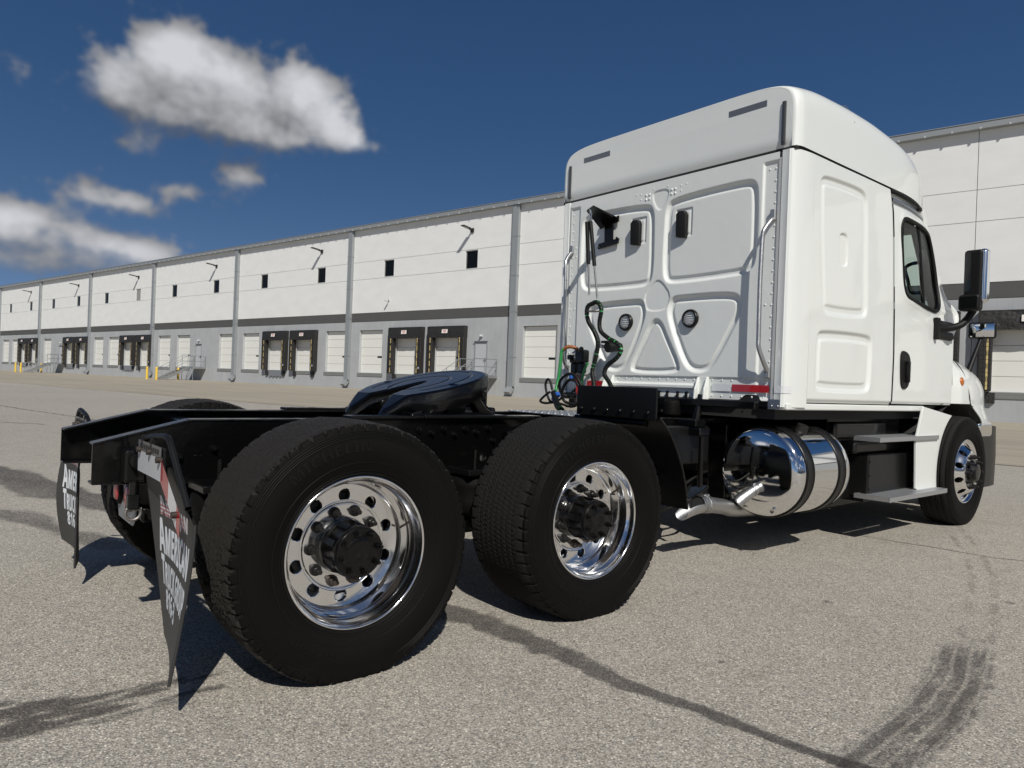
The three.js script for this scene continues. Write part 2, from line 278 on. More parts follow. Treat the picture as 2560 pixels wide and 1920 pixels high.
{
  const A = [[0.70, 0.45], [0.74, 0.69], [0.79, 0.97], [0.83, 1.42], [0.83, 1.81], [0.89, 2.1], [0.91, 2.36], [0.95, 2.57], [1.0, 2.8]];
  stain('wet_streak', 0.3, 1.3, 0.4, 2.85, 560, (x, z) => { const [d, t] = along(A, x, z), w = lerp(0.115, 0.036, smooth(0.1, 0.85, t)) * (1 + 0.9 * fbm(x * 7, z * 7, 2, 4)); return smooth(w, w * 0.6, d) * (0.70 + 0.3 * fbm(x * 11, z * 11, 5, 3) + 0.22 * smooth(0.5, 1, t)); }, wet, 0.6);
  const B = [[0.80, 2.70], [1.2, 2.665], [1.6, 2.645], [2.05, 2.57], [2.55, 2.44], [2.75, 2.36]];
  stain('tyre_mark', 0.6, 2.9, 2.2, 2.95, 900, (x, z) => { const [d, t, s] = along(B, x, z), w = 0.115, st = 0.5 + 0.5 * Math.cos(s * 105 + 1.4 * N3(x * 2, z * 2) + 0.7 * N3(x * 9, z * 9, 4)); return smooth(w * 1.1, w * 0.7, d + 0.05 * fbm(x * 12, z * 12, 1, 3)) * smooth(0.93, 0.80, t + 0.10 * N3(s * 60, 2, 3)) * (0.30 + 0.46 * smooth(0.02, 0.34, st)) * clamp(0.84 + 1.5 * fbm(x * 6, z * 14, 9, 5) + 0.5 * N3(x * 40, z * 60, 2)); }, wet, 0.75);
  const C = [[-1.9, 0.70], [-1.4, 0.80], [-1.1, 0.86], [-0.8, 0.90], [-0.45, 0.95], [-0.2, 0.98]];
  stain('wet_patch', -1.9, -0.2, 0.5, 1.3, 520, (x, z) => { const [d, t] = along(C, x, z), w = lerp(0.19, 0.12, t); return smooth(w, w * 0.72, d + 0.09 * fbm(x * 5, z * 14, 1, 4)) * clamp(smooth(0.0, 0.30, 0.40 + 1.1 * fbm(x * 4, z * 16, 6, 5) - 0.45 * smooth(0.45, 0.85, t))) * 0.82; }, wet, 0.7);
  const D = [[-1.3, -7.4], [-0.69, -5.73], [-0.52, -4.89], [-0.17, -3.48], [0.05, -2.4], [0.1, -1.2]], E = [[-1.5, -3.9], [-0.85, -3.11], [-0.6, -2.37], [-0.35, -1.6]];
  stain('wet_trail', -2.2, 0.9, -7.6, -0.6, 360, (x, z) => { const [d] = along(D, x, z), [e] = along(E, x, z), n = fbm(x * 2.3, z * 1.1, 3, 5); return Math.max(smooth(0.26, 0.14, d + 0.35 * n), 0.75 * smooth(0.16, 0.06, e + 0.25 * n)) * (0.7 + 0.4 * n); }, wet, 0.6);
  const F = [[2.7, 2.44], [3.04, 2.35], [4.08, 2.05], [4.97, 1.69], [5.72, 1.34], [6.6, 0.9]];
  stain('faint_tyre_mark', 2.6, 6.7, 0.8, 2.8, 520, (x, z) => { const [d, t, s] = along(F, x, z); return (smooth(0.03, 0.012, Math.abs(s - 0.07)) + smooth(0.03, 0.012, Math.abs(s + 0.05))) * smooth(0.1, 0.4, 0.25 + fbm(x * 5, z * 5, 8, 4)) * 0.22; }, wet, 0.8);
  const spots = [[2.62, 1.72, 0.03], [1.35, 1.9, 0.014], [0.25, 2.2, 0.012], [-0.2, 1.5, 0.012], [-0.52, 1.22, 0.014], [3.55, 2.33, 0.03]];
  stain('oil_spots', -0.8, 3.9, 0.9, 2.6, 700, (x, z) => { let a = 0; for (const [sx, sz, r] of spots) { const d = Math.hypot(x - sx, z - sz); if (d < r * 3) a = Math.max(a, smooth(r, r * 0.4, d + r * 1.6 * fbm(x * 30, z * 30, 3, 3))); } return a * 0.7; }, [0.05, 0.045, 0.04], 0.7);
}

// ---------------------------------------------------------------- the warehouse with its loading docks
const stucco = tex(512, 512, (x, y) => { const v = 0.5 + 0.25 * (rnd() - 0.5) + 0.3 * N3(x / 5, y / 5, 1); return [v, v, v, 1]; });
const blotch = tex(512, 512, (x, y) => { const v = 0.955 + 0.07 * fbm(x / 90, y / 50, 3, 5) + 0.02 * (rnd() - 0.5); return [v, v, v, 1].map((c) => Math.pow(c, 1 / 2.2)); }, true);
const washed = tex(1024, 512, (x, y) => { const v = 0.93 + 0.16 * fbm(x / 120, y / 120, 5, 5) + 0.05 * N3(x / 9, y / 150, 7); return [v, v, v, 1].map((c) => Math.pow(clamp(c), 1 / 2.2)); }, true);
M.wallWhite = mat([0.83, 0.835, 0.815], 0.85, 0, { map: rep(blotch, 0.12), bumpMap: rep(stucco, 1.2), bumpScale: 0.004 });
M.wallGrey = mat([0.44, 0.455, 0.465], 0.85, 0, { map: rep(washed, 0.09, 0.16), bumpMap: rep(stucco, 1.2), bumpScale: 0.004 });
M.wallBand = mat([0.092, 0.092, 0.090], 0.8, 0, { map: rep(blotch, 0.12) });
M.trim = mat([0.30, 0.32, 0.33], 0.55, 0.2); M.fascia = mat([0.33, 0.345, 0.35], 0.5, 0.3); M.strap = mat([0.7, 0.71, 0.71], 0.4, 0.5);
M.dockDoor = mat([0.79, 0.785, 0.735], 0.55); M.sill = mat([0.21, 0.215, 0.21], 0.85, 0, { map: rep(washed, 0.4) });
M.pad = mat([0.020, 0.019, 0.018], 0.62, 0, { bumpMap: rep(smearTex, 0.7), bumpScale: 0.03 }); M.yellow = mat([0.60, 0.47, 0.20], 0.6); M.bollard = mat([0.78, 0.53, 0.075], 0.42, 0, { bumpMap: rep(smearTex, 1), bumpScale: 0.002 });
M.frame = mat([0.35, 0.36, 0.35], 0.5, 0.4); M.louvre = mat([0.30, 0.30, 0.295], 0.7); M.lamp = mat([0.035, 0.034, 0.033], 0.5, 0.3);
M.metalDoor = mat([0.47, 0.485, 0.50], 0.6); M.signPlate = mat(1, 0.6, 0, { map: (() => {
  const c = document.createElement('canvas'); c.width = 256; c.height = 128; const g = c.getContext('2d'); g.fillStyle = '#e9e2dc'; g.fillRect(0, 0, 256, 128); g.fillStyle = '#b8555a';
  [[40, 176], [52, 152], [64, 128], [76, 104], [88, 80]].forEach(([x, w], i) => g.fillRect(x, 16 + i * 20, w, 11)); const t = new THREE.CanvasTexture(c); t.colorSpace = THREE.SRGBColorSpace; return t;
})() });
const bs = (s0, s1, y0, y1, p0, p1) => bx(-s1, -s0, y0, y1, p0, p1);
const uvMetres = (g) => { const p = g.attributes.position, n = g.attributes.normal, u = new Float32Array(p.count * 2); for (let i = 0; i < p.count; i++) { const side = Math.abs(n.getX(i)) > 0.7; u[i * 2] = side ? p.getZ(i) : p.getX(i); u[i * 2 + 1] = Math.abs(n.getY(i)) > 0.7 ? p.getZ(i) : p.getY(i); } g.setAttribute('uv', new THREE.BufferAttribute(u, 2)); return g; };
const ware = thing('warehouse', 'long white and grey warehouse with a dark band and loading docks behind the truck', 'warehouse');
ware.position.copy(BASE); ware.rotation.y = THETA;
const BAY = 17.05, COL0 = 3.57, col = (k) => COL0 + BAY * k;
const WIN = []; for (let k = -4; k <= 6; k++) for (const o of [3.45, 12.0]) WIN.push([col(k) + o, col(k) + o + 1.15, k === 3 && o < 4]);
const DOCKS = [], SHELTERS = [], ENTRIES = [6.36, 44.58, 81.0];
for (const c of [-28.4, -36, -40.2, -44.5, -54, 1.42, 17.95, 22.3, 35.05, 39.35, 47.85, 52.1, 64.8, 69.1, 85.95, 98.7, 102.9, 107.8, 112]) DOCKS.push(c);
for (const c of [9.5, 13.72, 26.55, 30.8, 56.35, 60.6, 73.5, 77.7, 90.5, 94.7, -19.85, -24.15]) SHELTERS.push(c);
const openings = [...DOCKS, ...SHELTERS].map((c) => [c - 1.37, c + 1.37, 1.28, 4.66]);
const TH = 0.32, GAP = 0.012;
function wallPanel(name, s0, s1, y0, y1, holes, m, parent, set = 0) {
  const h = holes.filter((q) => q[0] >= s0 && q[1] <= s1 && q[2] >= y0 - 0.01 && q[3] <= y1 + 0.01).map(([a, b, c, d]) => [[-b, c], [-a, c], [-a, d], [-b, d]]);
  const g = extr(shape2([[-s1 + GAP, y0 + GAP], [-s0 - GAP, y0 + GAP], [-s0 - GAP, y1 - GAP], [-s1 + GAP, y1 - GAP]], h), TH); g.translate(0, 0, -TH - set); return part(name, uvMetres(g), m, parent);
}
for (let k = -4; k <= 6; k++) for (let hlf = 0; hlf < 2; hlf++) {
  const s0 = col(k) + hlf * 8.45, s1 = hlf ? col(k + 1) : col(k) + 8.45;
  wallPanel('lower_wall_panel', s0, s1, -0.35, 5.33, openings, M.wallGrey, ware);
  wallPanel('band_panel', s0, s1, 5.33, 6.03, [], M.wallBand, ware, 0.004);
  wallPanel('upper_wall_panel', s0, s1, 6.03, 8.72, [], M.wallWhite, ware);
  wallPanel('upper_wall_panel', s0, s1, 8.72, 10.12, WIN.map(([a, b]) => [a, b, 8.77, 10.07]), M.wallWhite, ware);
  wallPanel('upper_wall_panel', s0, s1, 10.12, 12.75, [], M.wallWhite, ware);
}
part('inner_wall', [bs(-64.5, 123.8, -0.35, 1.26, -0.62, -0.34), bs(-64.5, 123.8, 4.7, 12.7, -0.62, -0.34)], M.wallGrey, ware);
part('roof', bs(-64.6, 124, 12.6, 12.75, -60, -0.33), M.trim, ware);
part('end_wall', [bs(-64.9, -64.6, -0.4, 12.75, -60, 0), bs(124, 124.3, -0.4, 12.75, -60, 0), bs(-64.6, 124, -0.4, 12.6, -60, -59.7)], M.wallWhite, ware);
part('gutter', [bs(-65.1, 124.3, 12.70, 12.98, 0.02, 0.34), bs(-65.15, 124.35, 12.98, 13.01, -0.4, 0.37)], M.fascia, ware);
{ const g = bx(-0.035, 0.035, -0.05, 0.03, 0, 0.05); for (let s = -63.5; s < 123; s += 1.06) { const o = part('gutter_strap', g, M.strap, ware); o.position.set(-s, 12.72, 0.345); } }
{ // downspouts: one at each bay line, with a kick-out at the foot
  const g = join([bx(-0.24, 0.24, 0.55, 12.72, 0.01, 0.26), (() => { const q = bx(-0.24, 0.24, -0.28, 0.28, -0.13, 0.13); q.rotateX(-0.75); q.translate(0, 0.42, 0.30); return q; })()]);
  const bandG = join([2.6, 5.6, 8.0, 10.6].map((y) => bx(-0.27, 0.27, y, y + 0.05, 0.005, 0.275)));
  for (let k = -3; k <= 6; k++) { const o = part('downspout', g, M.trim, ware); o.position.x = -(col(k)); part('collar', bandG, M.trim, o); }
}
for (const [a, b, blind] of WIN) {
  const w = group('window', ware);
  if (blind) part('louvre', bs(a, b, 8.77, 10.07, -0.09, -0.06), M.louvre, w); else part('pane', bs(a + 0.05, b - 0.05, 8.82, 10.02, -0.13, -0.115), M.darkGlass, w);
  part('frame', [bs(a, b, 8.77, 8.83, -0.16, -0.06), bs(a, b, 10.01, 10.07, -0.16, -0.06), bs(a, a + 0.06, 8.83, 10.01, -0.16, -0.06), bs(b - 0.06, b, 8.83, 10.01, -0.16, -0.06)], M.frame, w);
}
{ // sectional dock doors
  const sec = rb(-1.36, 1.36, 0.008, 0.664, -0.27, -0.215, 0.008, 1), slot = bx(0.62, 1.12, 2.0, 2.13, -0.213, -0.205), sill = rb(-1.52, 1.52, 0.98, 1.26, -0.2, 0.04, 0.015, 1);
  const build = (c, sheltered) => {
    const d = group('dock_door', ware); d.position.x = -c;
    for (let i = 0; i < 5; i++) { const q = part('door_section', sec, M.dockDoor, d); q.position.y = 1.28 + i * 0.672; }
    const q = part('vision_slot', slot, M.darkGlass, d); q.position.y = 0.48;
    part('sill', sill, M.sill, d);
  };
  for (const c of DOCKS) build(c, false); for (const c of SHELTERS) build(c, true);
}
{ // foam dock shelters with yellow guide stripes
  const PR = 0.42;
  const head = sheet(30, 10, (u, v) => { const s = lerp(-1.78, 1.78, u), y = lerp(3.98, 4.76, v), droop = 0.10 * Math.sin(u * Math.PI) * (1 - v) * 0.4; return [s, y - droop, PR - 0.10 * v * v + 0.035 * fbm(s * 2.2 + y * 1.6, y * 3, 2, 3) * 2 * Math.sin(u * Math.PI)]; }, null, (p) => [p[0], p[1]]);
  const headBack = [bx(-1.8, 1.8, 4.70, 4.78, 0.002, PR - 0.09), bx(-1.8, -1.72, 3.95, 4.72, 0.002, PR - 0.03), bx(1.72, 1.8, 3.95, 4.72, 0.002, PR - 0.03), bx(-1.72, 1.72, 3.97, 4.05, 0.01, PR - 0.06)];
  const pad = (q) => join([rb(q * 1.8, q * 1.28, 1.30, 3.98, 0.002, PR, 0.05, 2)]);
  const stripe = (q) => join(Array.from({ length: 14 }, (_, i) => rb(q * 1.44 - 0.038, q * 1.44 + 0.038, 1.36 + i * 0.186, 1.36 + i * 0.186 + 0.172, PR - 0.005, PR + 0.014, 0.006, 1)));
  const flaps = (q) => join(Array.from({ length: 14 }, (_, i) => bx(q * 1.74, q * 1.32, 1.355 + i * 0.186, 1.36 + i * 0.186 + 0.165, PR - 0.02, PR + 0.006 + 0.004 * (i % 3))));
  const bump = rb(-0.16, 0.16, 0.78, 1.24, 0.002, 0.16, 0.02), leaf = join([rb(-1.0, 1.0, 0.74, 1.27, 0.05, 0.10, 0.015), ...[-0.85, -0.3, 0.25, 0.8].map((x) => bx(x - 0.1, x + 0.1, 0.66, 0.76, 0.04, 0.11))]);
  const sign = bx(-0.28, 0.28, -0.14, 0.14, 0, 0.012), tag = bx(-0.07, 0.07, -0.07, 0.07, 0, 0.01);
  SHELTERS.forEach((c, i) => {
    const d = group('dock_shelter', ware); d.position.x = -c;
    part('header', [head, ...headBack], M.pad, d);
    for (const q of [-1, 1]) { part('side_pad', [pad(q), flaps(q)], M.pad, d); part('guide_stripe', stripe(q), M.yellow, d); const b = part('bumper', bump, M.pad, d); b.position.x = q * 1.3; }
    const sg = part('sign', sign, M.signPlate, d); sg.position.set(0.0, 4.40, PR + 0.02); sg.rotation.x = -0.12;
    const tg = part('white_tag', tag, M.strap, d); tg.position.set(1.66, 1.75, PR + 0.012);
    if (i % 2 === 1 && c > 20) part('dock_leveller_lip', leaf, M.galv, d);
  });
}
for (const c of ENTRIES) { // steel entry doors above the stair landings
  const d = group('entry_door', ware); d.position.x = -c;
  part('leaf', bx(-0.5, 0.5, 1.38, 3.58, 0.004, 0.04), M.metalDoor, d);
  part('door_frame', [bx(-0.57, -0.505, 1.36, 3.66, 0.002, 0.07), bx(0.505, 0.57, 1.36, 3.66, 0.002, 0.07), bx(-0.505, 0.505, 3.59, 3.66, 0.002, 0.07), bx(-0.6, 0.6, 3.67, 3.72, 0.002, 0.16)], M.trim, d);
  part('lever', [bx(0.36, 0.45, 2.3, 2.52, 0.04, 0.09), bx(0.3, 0.45, 2.38, 2.41, 0.06, 0.11)], M.lamp, d);
  part('door_lamp', [rb(-0.1, 0.1, 3.98, 4.14, 0.002, 0.14, 0.03), ball([0, 4.05, 0.2], 0.07, 8)], M.strap, d);
}
{ // area lamps on the wall, arms straight out, unlit
  const g = [rb(-0.14, 0.14, -0.16, 0.14, 0.002, 0.10, 0.02), rb(-0.05, 0.05, -0.03, 0.10, 0.09, 0.38, 0.03)];
  const headG = (() => { const q = rb(-0.17, 0.17, -0.035, 0.035, -0.38, 0.38, 0.03); q.rotateX(-0.10); q.translate(0, 0.11, 0.72); return q; })();
  const lensG = (() => { const q = bx(-0.12, 0.12, -0.006, 0.006, -0.26, 0.26); q.rotateX(-0.10); q.translate(0, 0.070, 0.74); return q; })();
  for (let k = -4; k <= 6; k++) { const d = group('wall_lamp', ware); d.position.set(-(col(k) + 4.0), 11.45, 0); part('bracket', g, M.lamp, d); part('head', headG, M.lamp, d); part('lens', lensG, M.louvre, d); }
  const cam = group('security_camera', ware); cam.position.set(-15.95, 6.95, 0); part('mount', [bx(-0.06, 0.06, -0.06, 0.1, 0.002, 0.1), bar([0, 0, 0.1], [0, -0.05, 0.3], 0.03)], M.strap, cam); part('camera_body', rb(-0.06, 0.06, -0.13, -0.02, 0.18, 0.46, 0.03), M.strap, cam);
}
// ---- galvanised stairs: landing at the door, flight straight out from the wall
ENTRIES.forEach((c, i) => {
  const st = thing('metal_staircase', ['galvanised stair and landing partly hidden behind the black coupling plate', 'galvanised stair and landing beside two plain white dock doors and three yellow posts', 'small far galvanised stair and landing between dock shelters'][i], 'staircase', 'dock entry stairs');
  st.position.copy(yard(c, 0)); st.rotation.y = THETA;
  const T = 1.36, L = 1.35, R = 1.55, x0 = -0.72, x1 = 1.5, F = L + 2.35; // x1 lies to the right of the door
  part('landing', [bx(x0, x1, T - 0.04, T, 0.03, L), bx(x0, x1, T - 0.2, T - 0.04, L - 0.02, L + 0.03), bx(x0 - 0.03, x0 + 0.02, T - 0.2, T - 0.04, 0.03, L), bx(x1 - 0.02, x1 + 0.03, T - 0.2, T - 0.04, 0.03, L)], M.galv, st);
  for (let k = 0; k < 7; k++) part('tread', bx(x0 + 0.03, x0 + 1.17, T - 0.19 * (k + 1) - 0.035, T - 0.19 * (k + 1), L + 0.03 + k * 0.31, L + 0.36 + k * 0.31), M.galv, st);
  for (const x of [x0, x0 + 1.2]) { const q = shape2([[L, T], [L, T - 0.28], [F - 0.05, -0.1], [F + 0.3, -0.1], [F + 0.3, 0.02]]), g = extr(q, 0.05); g.rotateY(-Math.PI / 2); g.translate(x + 0.025, 0, 0); part('stringer', g, M.galv, st); }
  for (const [x, z] of [[x0, 0.1], [x0, L], [x1, 0.1], [x1, L], [x0 + 1.2, L]]) part('post', bar([x, z > 1 ? -0.1 : T - 0.2, z], [x, T + 1.07, z], 0.028), M.galv, st);
  const rail = (pts) => part('handrail', pts.slice(1).map((p, k) => bar(pts[k], p, 0.024)), M.galv, st);
  for (const h of [1.07, 0.55]) {
    rail([[x0, T + h, 0.05], [x0, T + h, L], [x0, h - 0.02, F + 0.2]]); rail([[x0 + 1.2, T + h, L], [x0 + 1.2, h - 0.02, F + 0.2]]); rail([[x0 + 1.2, T + h, L], [x1, T + h, L], [x1, T + h, 0.05]]);
  }
  for (const x of [x0, x0 + 1.2]) for (const t of [0.5, 1]) { const z = lerp(L, F + 0.2, t), y = lerp(T, -0.05, t); part('baluster', bar([x, y - 0.1, z], [x, y + 1.07, z], 0.024), M.galv, st); }
});
{ // yellow steel posts guarding the stairs
  const g = join([lathe([[0.11, -0.2], [0.11, 1.12], [0.10, 1.19], [0.06, 1.235], [0.0, 1.25]], 20)]);
  const spots = [[44.58, 1.35, 4.5], [44.58, -0.75, 4.55], [44.58, 0.65, 1.75], [81, 2.2, 4.5], [81, 0.2, 4.5], [81, 1.4, 1.8], [6.36, -0.55, 1.6]];
  const lab = ['yellow steel post at the outer corner of the stair beside three plain dock doors', 'yellow steel post in front of the stair foot beside plain dock doors', 'yellow steel post by the landing between stair and dock door', 'small far yellow post at the foot of the far stair', 'small far yellow post beside the far stair foot', 'small far yellow post by the far stair landing', 'yellow steel post peeking out behind the black coupling plate'];
  spots.forEach(([c, o, p], i) => { const t = thing('bollard', lab[i], 'bollard', 'yellow posts at the stairs'); t.position.copy(yard(c + o, p)); part('post', g, M.bollard, t); });
}
{ // white warehouse across the yard, seen as a mirror image in the polished fuel tank
  const t = thing('far_warehouse', 'second white warehouse across the yard, showing only as a reflection in polished metal', 'warehouse'); t.position.set(8, 0, 78); t.rotation.y = Math.PI;
  for (let k = -5; k < 5; k++) { part('lower_wall_panel', bx(k * 15 + 0.01, k * 15 + 14.98, 0, 4.8, -0.3, 0), M.wallGrey, t); part('band_panel', bx(k * 15 + 0.01, k * 15 + 14.98, 4.82, 5.5, -0.3, -0.004), M.wallBand, t); part('upper_wall_panel', bx(k * 15 + 0.01, k * 15 + 14.98, 5.52, 11.6, -0.3, 0), M.wallWhite, t); }
  for (let k = 0; k < 16; k++) part('dock_door', bx(-70 + k * 9, -67.3 + k * 9, 1.2, 4.2, 0.002, 0.05), M.dockDoor, t);
  part('roof', bx(-75.2, 75.2, 11.6, 11.9, -40, 0.3), M.fascia, t); part('end_wall', [bx(-75.2, -75, 0, 11.6, -40, -0.3), bx(75, 75.2, 0, 11.6, -40, -0.3)], M.wallWhite, t);
}

// ---------------------------------------------------------------- the truck: wheels and running gear
const truck = thing('semi_truck', 'white sleeper-cab semi truck tractor with black frame and no trailer', 'truck');
const font = await new FontLoader().loadAsync('fonts/droid/droid_sans_bold.typeface.json');
// letters standing a little proud of a side wall, bent round the axle (axis z); angle of the middle in radians, counter-clockwise from +x
function sidewallText(str, size, radius, mid, z, spread = 1, flip = false) {
  const g = new TextGeometry(str, { font, size, depth: 0.0032, curveSegments: 2, bevelEnabled: false }); g.computeBoundingBox(); const w = g.boundingBox.max.x, p = g.attributes.position;
  for (let i = 0; i < p.count; i++) {
    const a = (p.getX(i) - w / 2) * spread / radius, rr = flip ? radius - p.getY(i) : radius + p.getY(i), th = flip ? mid + a : mid - a;
    p.setXYZ(i, rr * Math.cos(th), rr * Math.sin(th), z(rr) + p.getZ(i) - 0.0004);
  }
  g.computeVertexNormals(); return g;
}
function tyre({ R, rim, W, TW, ribs, drive, n = 480, flat, mud = 0, seed: sd = 0 }) {
  // section from the inner bead over the tread to the outer bead: [radius, z, is tread]
  const c = [[rim + 0.002, -W * 0.40, 0], [rim + 0.02, -W * 0.44, 0], [(rim + R) / 2 - 0.012, -W * 0.5, 0], [R - 0.060, -W * 0.490, 0], [R - 0.016, -TW * 0.512, 0]];
  const sec = []; const cv = new THREE.SplineCurve(c.map(([r, z]) => new THREE.Vector2(z, r)));
  for (let i = 0; i <= 16; i++) { const q = cv.getPoint(i / 16); sec.push([q.y, q.x, 0]); }
  const nt = drive ? 60 : 40; for (let i = 1; i < nt; i++) { const t = i / nt * 2 - 1; sec.push([R - 0.006 * t * t - 0.008 * Math.pow(Math.abs(t), 14), t * TW * 0.5, 1]); }
  for (let i = 16; i >= 0; i--) { const q = cv.getPoint(i / 16); sec.push([q.y, -q.x, 0]); }
  const m = sec.length, pitch = drive ? 56 : 70;
  const dig = (th, t) => { // depth of the pattern at angle th, place t across the tread (-1..1)
    const a = Math.abs(t), u = th / (2 * Math.PI) * pitch;
    if (drive) {
      if (a > 0.70) { const f = u + 0.12 * Math.sin(t * 9); return Math.abs(f - Math.round(f)) < 0.07 ? (a > 0.84 ? 0.011 : 0.004) : (a < 0.72 ? 0.006 : 0); }
      const rib = a * ribs, rf = Math.abs(rib - Math.round(rib)), zig = 0.06 * Math.sin(u * 2 * Math.PI * 1.5 + Math.round(rib) * 2);
      let d = rf + zig < 0.10 ? 0.0045 : 0; const k = Math.floor(rib + 0.5) + (t > 0 ? 3 : 0), f = u * 2.5 + k * 0.37 + 0.45 * (rib - Math.floor(rib));
      if (Math.abs(f - Math.round(f)) < 0.13) d = Math.max(d, 0.0035); return d + 0.0010 * N3(th * 90, t * 40, 3 + sd);
    }
    const rib = (t + 1) * 0.5 * (ribs + 1), rf = Math.abs(rib - Math.round(rib)); return a < 0.86 && rf < 0.085 ? 0.010 : (a < 0.9 && Math.abs(u * 2 - Math.round(u * 2)) < 0.10 && rf < 0.2 ? 0.003 : 0);
  };
  const f = (u, v) => {
    const th = u * 2 * Math.PI, k = Math.round(v * (m - 1)), [r0, z, tr] = sec[k]; let r = r0;
    if (tr) r -= dig(th, z / (TW * 0.5)) - (mud ? mud * (fbm(Math.cos(th) * 14, Math.sin(th) * 14, z * 30, 4) - 0.15 + 0.5 * N3(Math.cos(th) * 75, Math.sin(th) * 75, z * 150)) : 0); else if (r > R - 0.05) { const w = th / (2 * Math.PI) * pitch; if (drive && Math.abs(w - Math.round(w)) < 0.085) r -= 0.010 * smooth(R - 0.05, R - 0.025, r); }
    let x = r * Math.cos(th), y = r * Math.sin(th), zz = z;
    if (y < -flat) { const s = -flat - y; zz *= 1 + s * 1.6; y = -flat; } else if (y < -flat + 0.12 && !tr) zz *= 1 + 0.028 * smooth(-flat + 0.12, -flat, y);
    return [x, y, zz];
  };
  // sidewall rings belong to one mesh with the tread; three pieces: inner wall, tread, outer wall
  const piece = (k0, k1) => sheet(n, k1 - k0, (u, v) => f(u, (k0 + Math.round(v * (k1 - k0))) / (m - 1)), null, (p, u, v) => [u * 2 * Math.PI * R / 0.5, (k0 + v * (k1 - k0)) / m * 2]);
  return { inner: piece(0, 17), tread: piece(16, m - 17), outer: piece(m - 18, m - 1), sec };
}
function rivetRing(n, r, f, off = 0) { return Array.from({ length: n }, (_, i) => { const a = (i + off) / n * 2 * Math.PI; return f(r * Math.cos(a), r * Math.sin(a), a); }); }
const nutG = join([bar([0, 0, 0], [0, 0, 0.012], 0.0235, 0.0225, 16), bar([0, 0, 0.012], [0, 0, 0.034], 0.0165, 0.0155, 6), bar([0, 0, 0.034], [0, 0, 0.052], 0.0105, 0.0095, 10)]);
const capNutG = join([bar([0, 0, 0], [0, 0, 0.012], 0.024, 0.022, 16), bar([0, 0, 0.012], [0, 0, 0.032], 0.018, 0.0165, 6), bar([0, 0, 0.032], [0, 0, 0.048], 0.0115, 0.010, 10)]);
const drivePos = [[0, 1], [1.32, 1], [0, -1], [1.32, -1]];
{
  const RW = 0.188, tz = -RW; // the wheel's origin is its hub centre in the plane of the outer rim lip; the tyre's middle lies tz inside
  const t = tyre({ R: 0.508, rim: 0.288, W: 0.445, TW: 0.405, ribs: 5, drive: true, n: 660, flat: 0.484 });
  const mud = tyre({ R: 0.508, rim: 0.288, W: 0.445, TW: 0.405, ribs: 5, drive: true, n: 660, flat: 0.484, mud: 0.006 });
  for (const g of [t.inner, t.tread, t.outer, mud.tread]) g.translate(0, 0, tz);
  const wallZ = (r) => { let b = t.sec[t.sec.length - 1], z = 0.17; for (let i = t.sec.length - 17; i + 1 < t.sec.length; i++) { const [r0, z0] = t.sec[i], [r1, z1] = t.sec[i + 1]; if ((r - r0) * (r - r1) <= 0) z = lerp(z0, z1, (r - r0) / (r1 - r0 || 1)); } return z + tz; };
  const rings = [0.308, 0.318, 0.352, 0.448, 0.456, 0.464, 0.472].map((r, i) => { const q = new THREE.TorusGeometry(r, [0.003, 0.002, 0.0022, 0.003, 0.0022, 0.003, 0.0022][i], 6, 120); q.translate(0, 0, wallZ(r)); return q; });
  const letters = [sidewallText('MICHELIN', 0.040, 0.395, Math.PI * 0.62, wallZ, 1.25), sidewallText('445/50 R 22.5', 0.023, 0.402, -Math.PI * 0.66, wallZ, 1.15, true)];
  const rimG = latheZ([[0.2985, -0.001], [0.2975, 0.004], [0.292, 0.006], [0.287, 0.002], [0.2845, -0.010], [0.282, -0.022], [0.272, -0.034], [0.266, -0.044], [0.265, -0.062], [0.2615, -0.068], [0.2590, -0.078], [0.258, -0.118], [0.254, -0.130], [0.246, -0.137]].reverse(), 120);
  const barrel = latheZ([[0.246, -0.137], [0.262, -0.20], [0.258, -0.30], [0.2985, -0.376]], 64);
  const holes = []; for (let i = 0; i < 10; i++) { const a = (i + 0.5) / 10 * 2 * Math.PI; holes.push(ring(0.2015 * Math.cos(a), 0.2015 * Math.sin(a), 0.0285, 18)); } holes.push(ring(0, 0, 0.106, 40));
  const disc = extr(shape2(ring(0, 0, 0.2445, 96), holes), 0.014, 0.004, 2); disc.translate(0, 0, -0.156);
  const lip = latheZ([[0.1835, -0.1375], [0.181, -0.1355], [0.176, -0.1345], [0.170, -0.1375]], 80);
  const seat = latheZ([[0.170, -0.139], [0.165, -0.1355], [0.112, -0.1345], [0.108, -0.139]], 80);
  const hub = latheZ([[0.104, -0.15], [0.104, -0.115], [0.108, -0.108], [0.104, -0.100], [0.097, -0.094], [0.093, -0.06], [0.0915, -0.020], [0.101, -0.016], [0.101, -0.002], [0.0985, 0.001], [0.0985, 0.010], [0.094, 0.014], [0.062, 0.013], [0.058, 0.019], [0.030, 0.0215], [0.026, 0.017], [0.012, 0.018], [0, 0.018]].reverse(), 56);
  const ribsG = rivetRing(8, 0.094, (x, y, a) => { const q = bx(-0.012, 0.012, -0.008, 0.010, -0.10, -0.02); q.rotateZ(a - Math.PI / 2); q.translate(x, y, 0); return q; }, 0.5);
  const studG = join([bar([0, 0, 0.010], [0, 0, 0.026], 0.0135, 0.0130, 6), bar([0, 0, 0.026], [0, 0, 0.043], 0.0085, 0.0075, 8)]);
  const drum = latheZ([[0.02, -0.17], [0.205, -0.17], [0.212, -0.19], [0.212, -0.36], [0.02, -0.36]], 40);
  const stem = tube([[0.247, 0.05, -0.12], [0.236, 0.055, -0.10], [0.226, 0.062, -0.07]], 0.005, 8, 6);
  const proto = group('drive_wheel', truck);
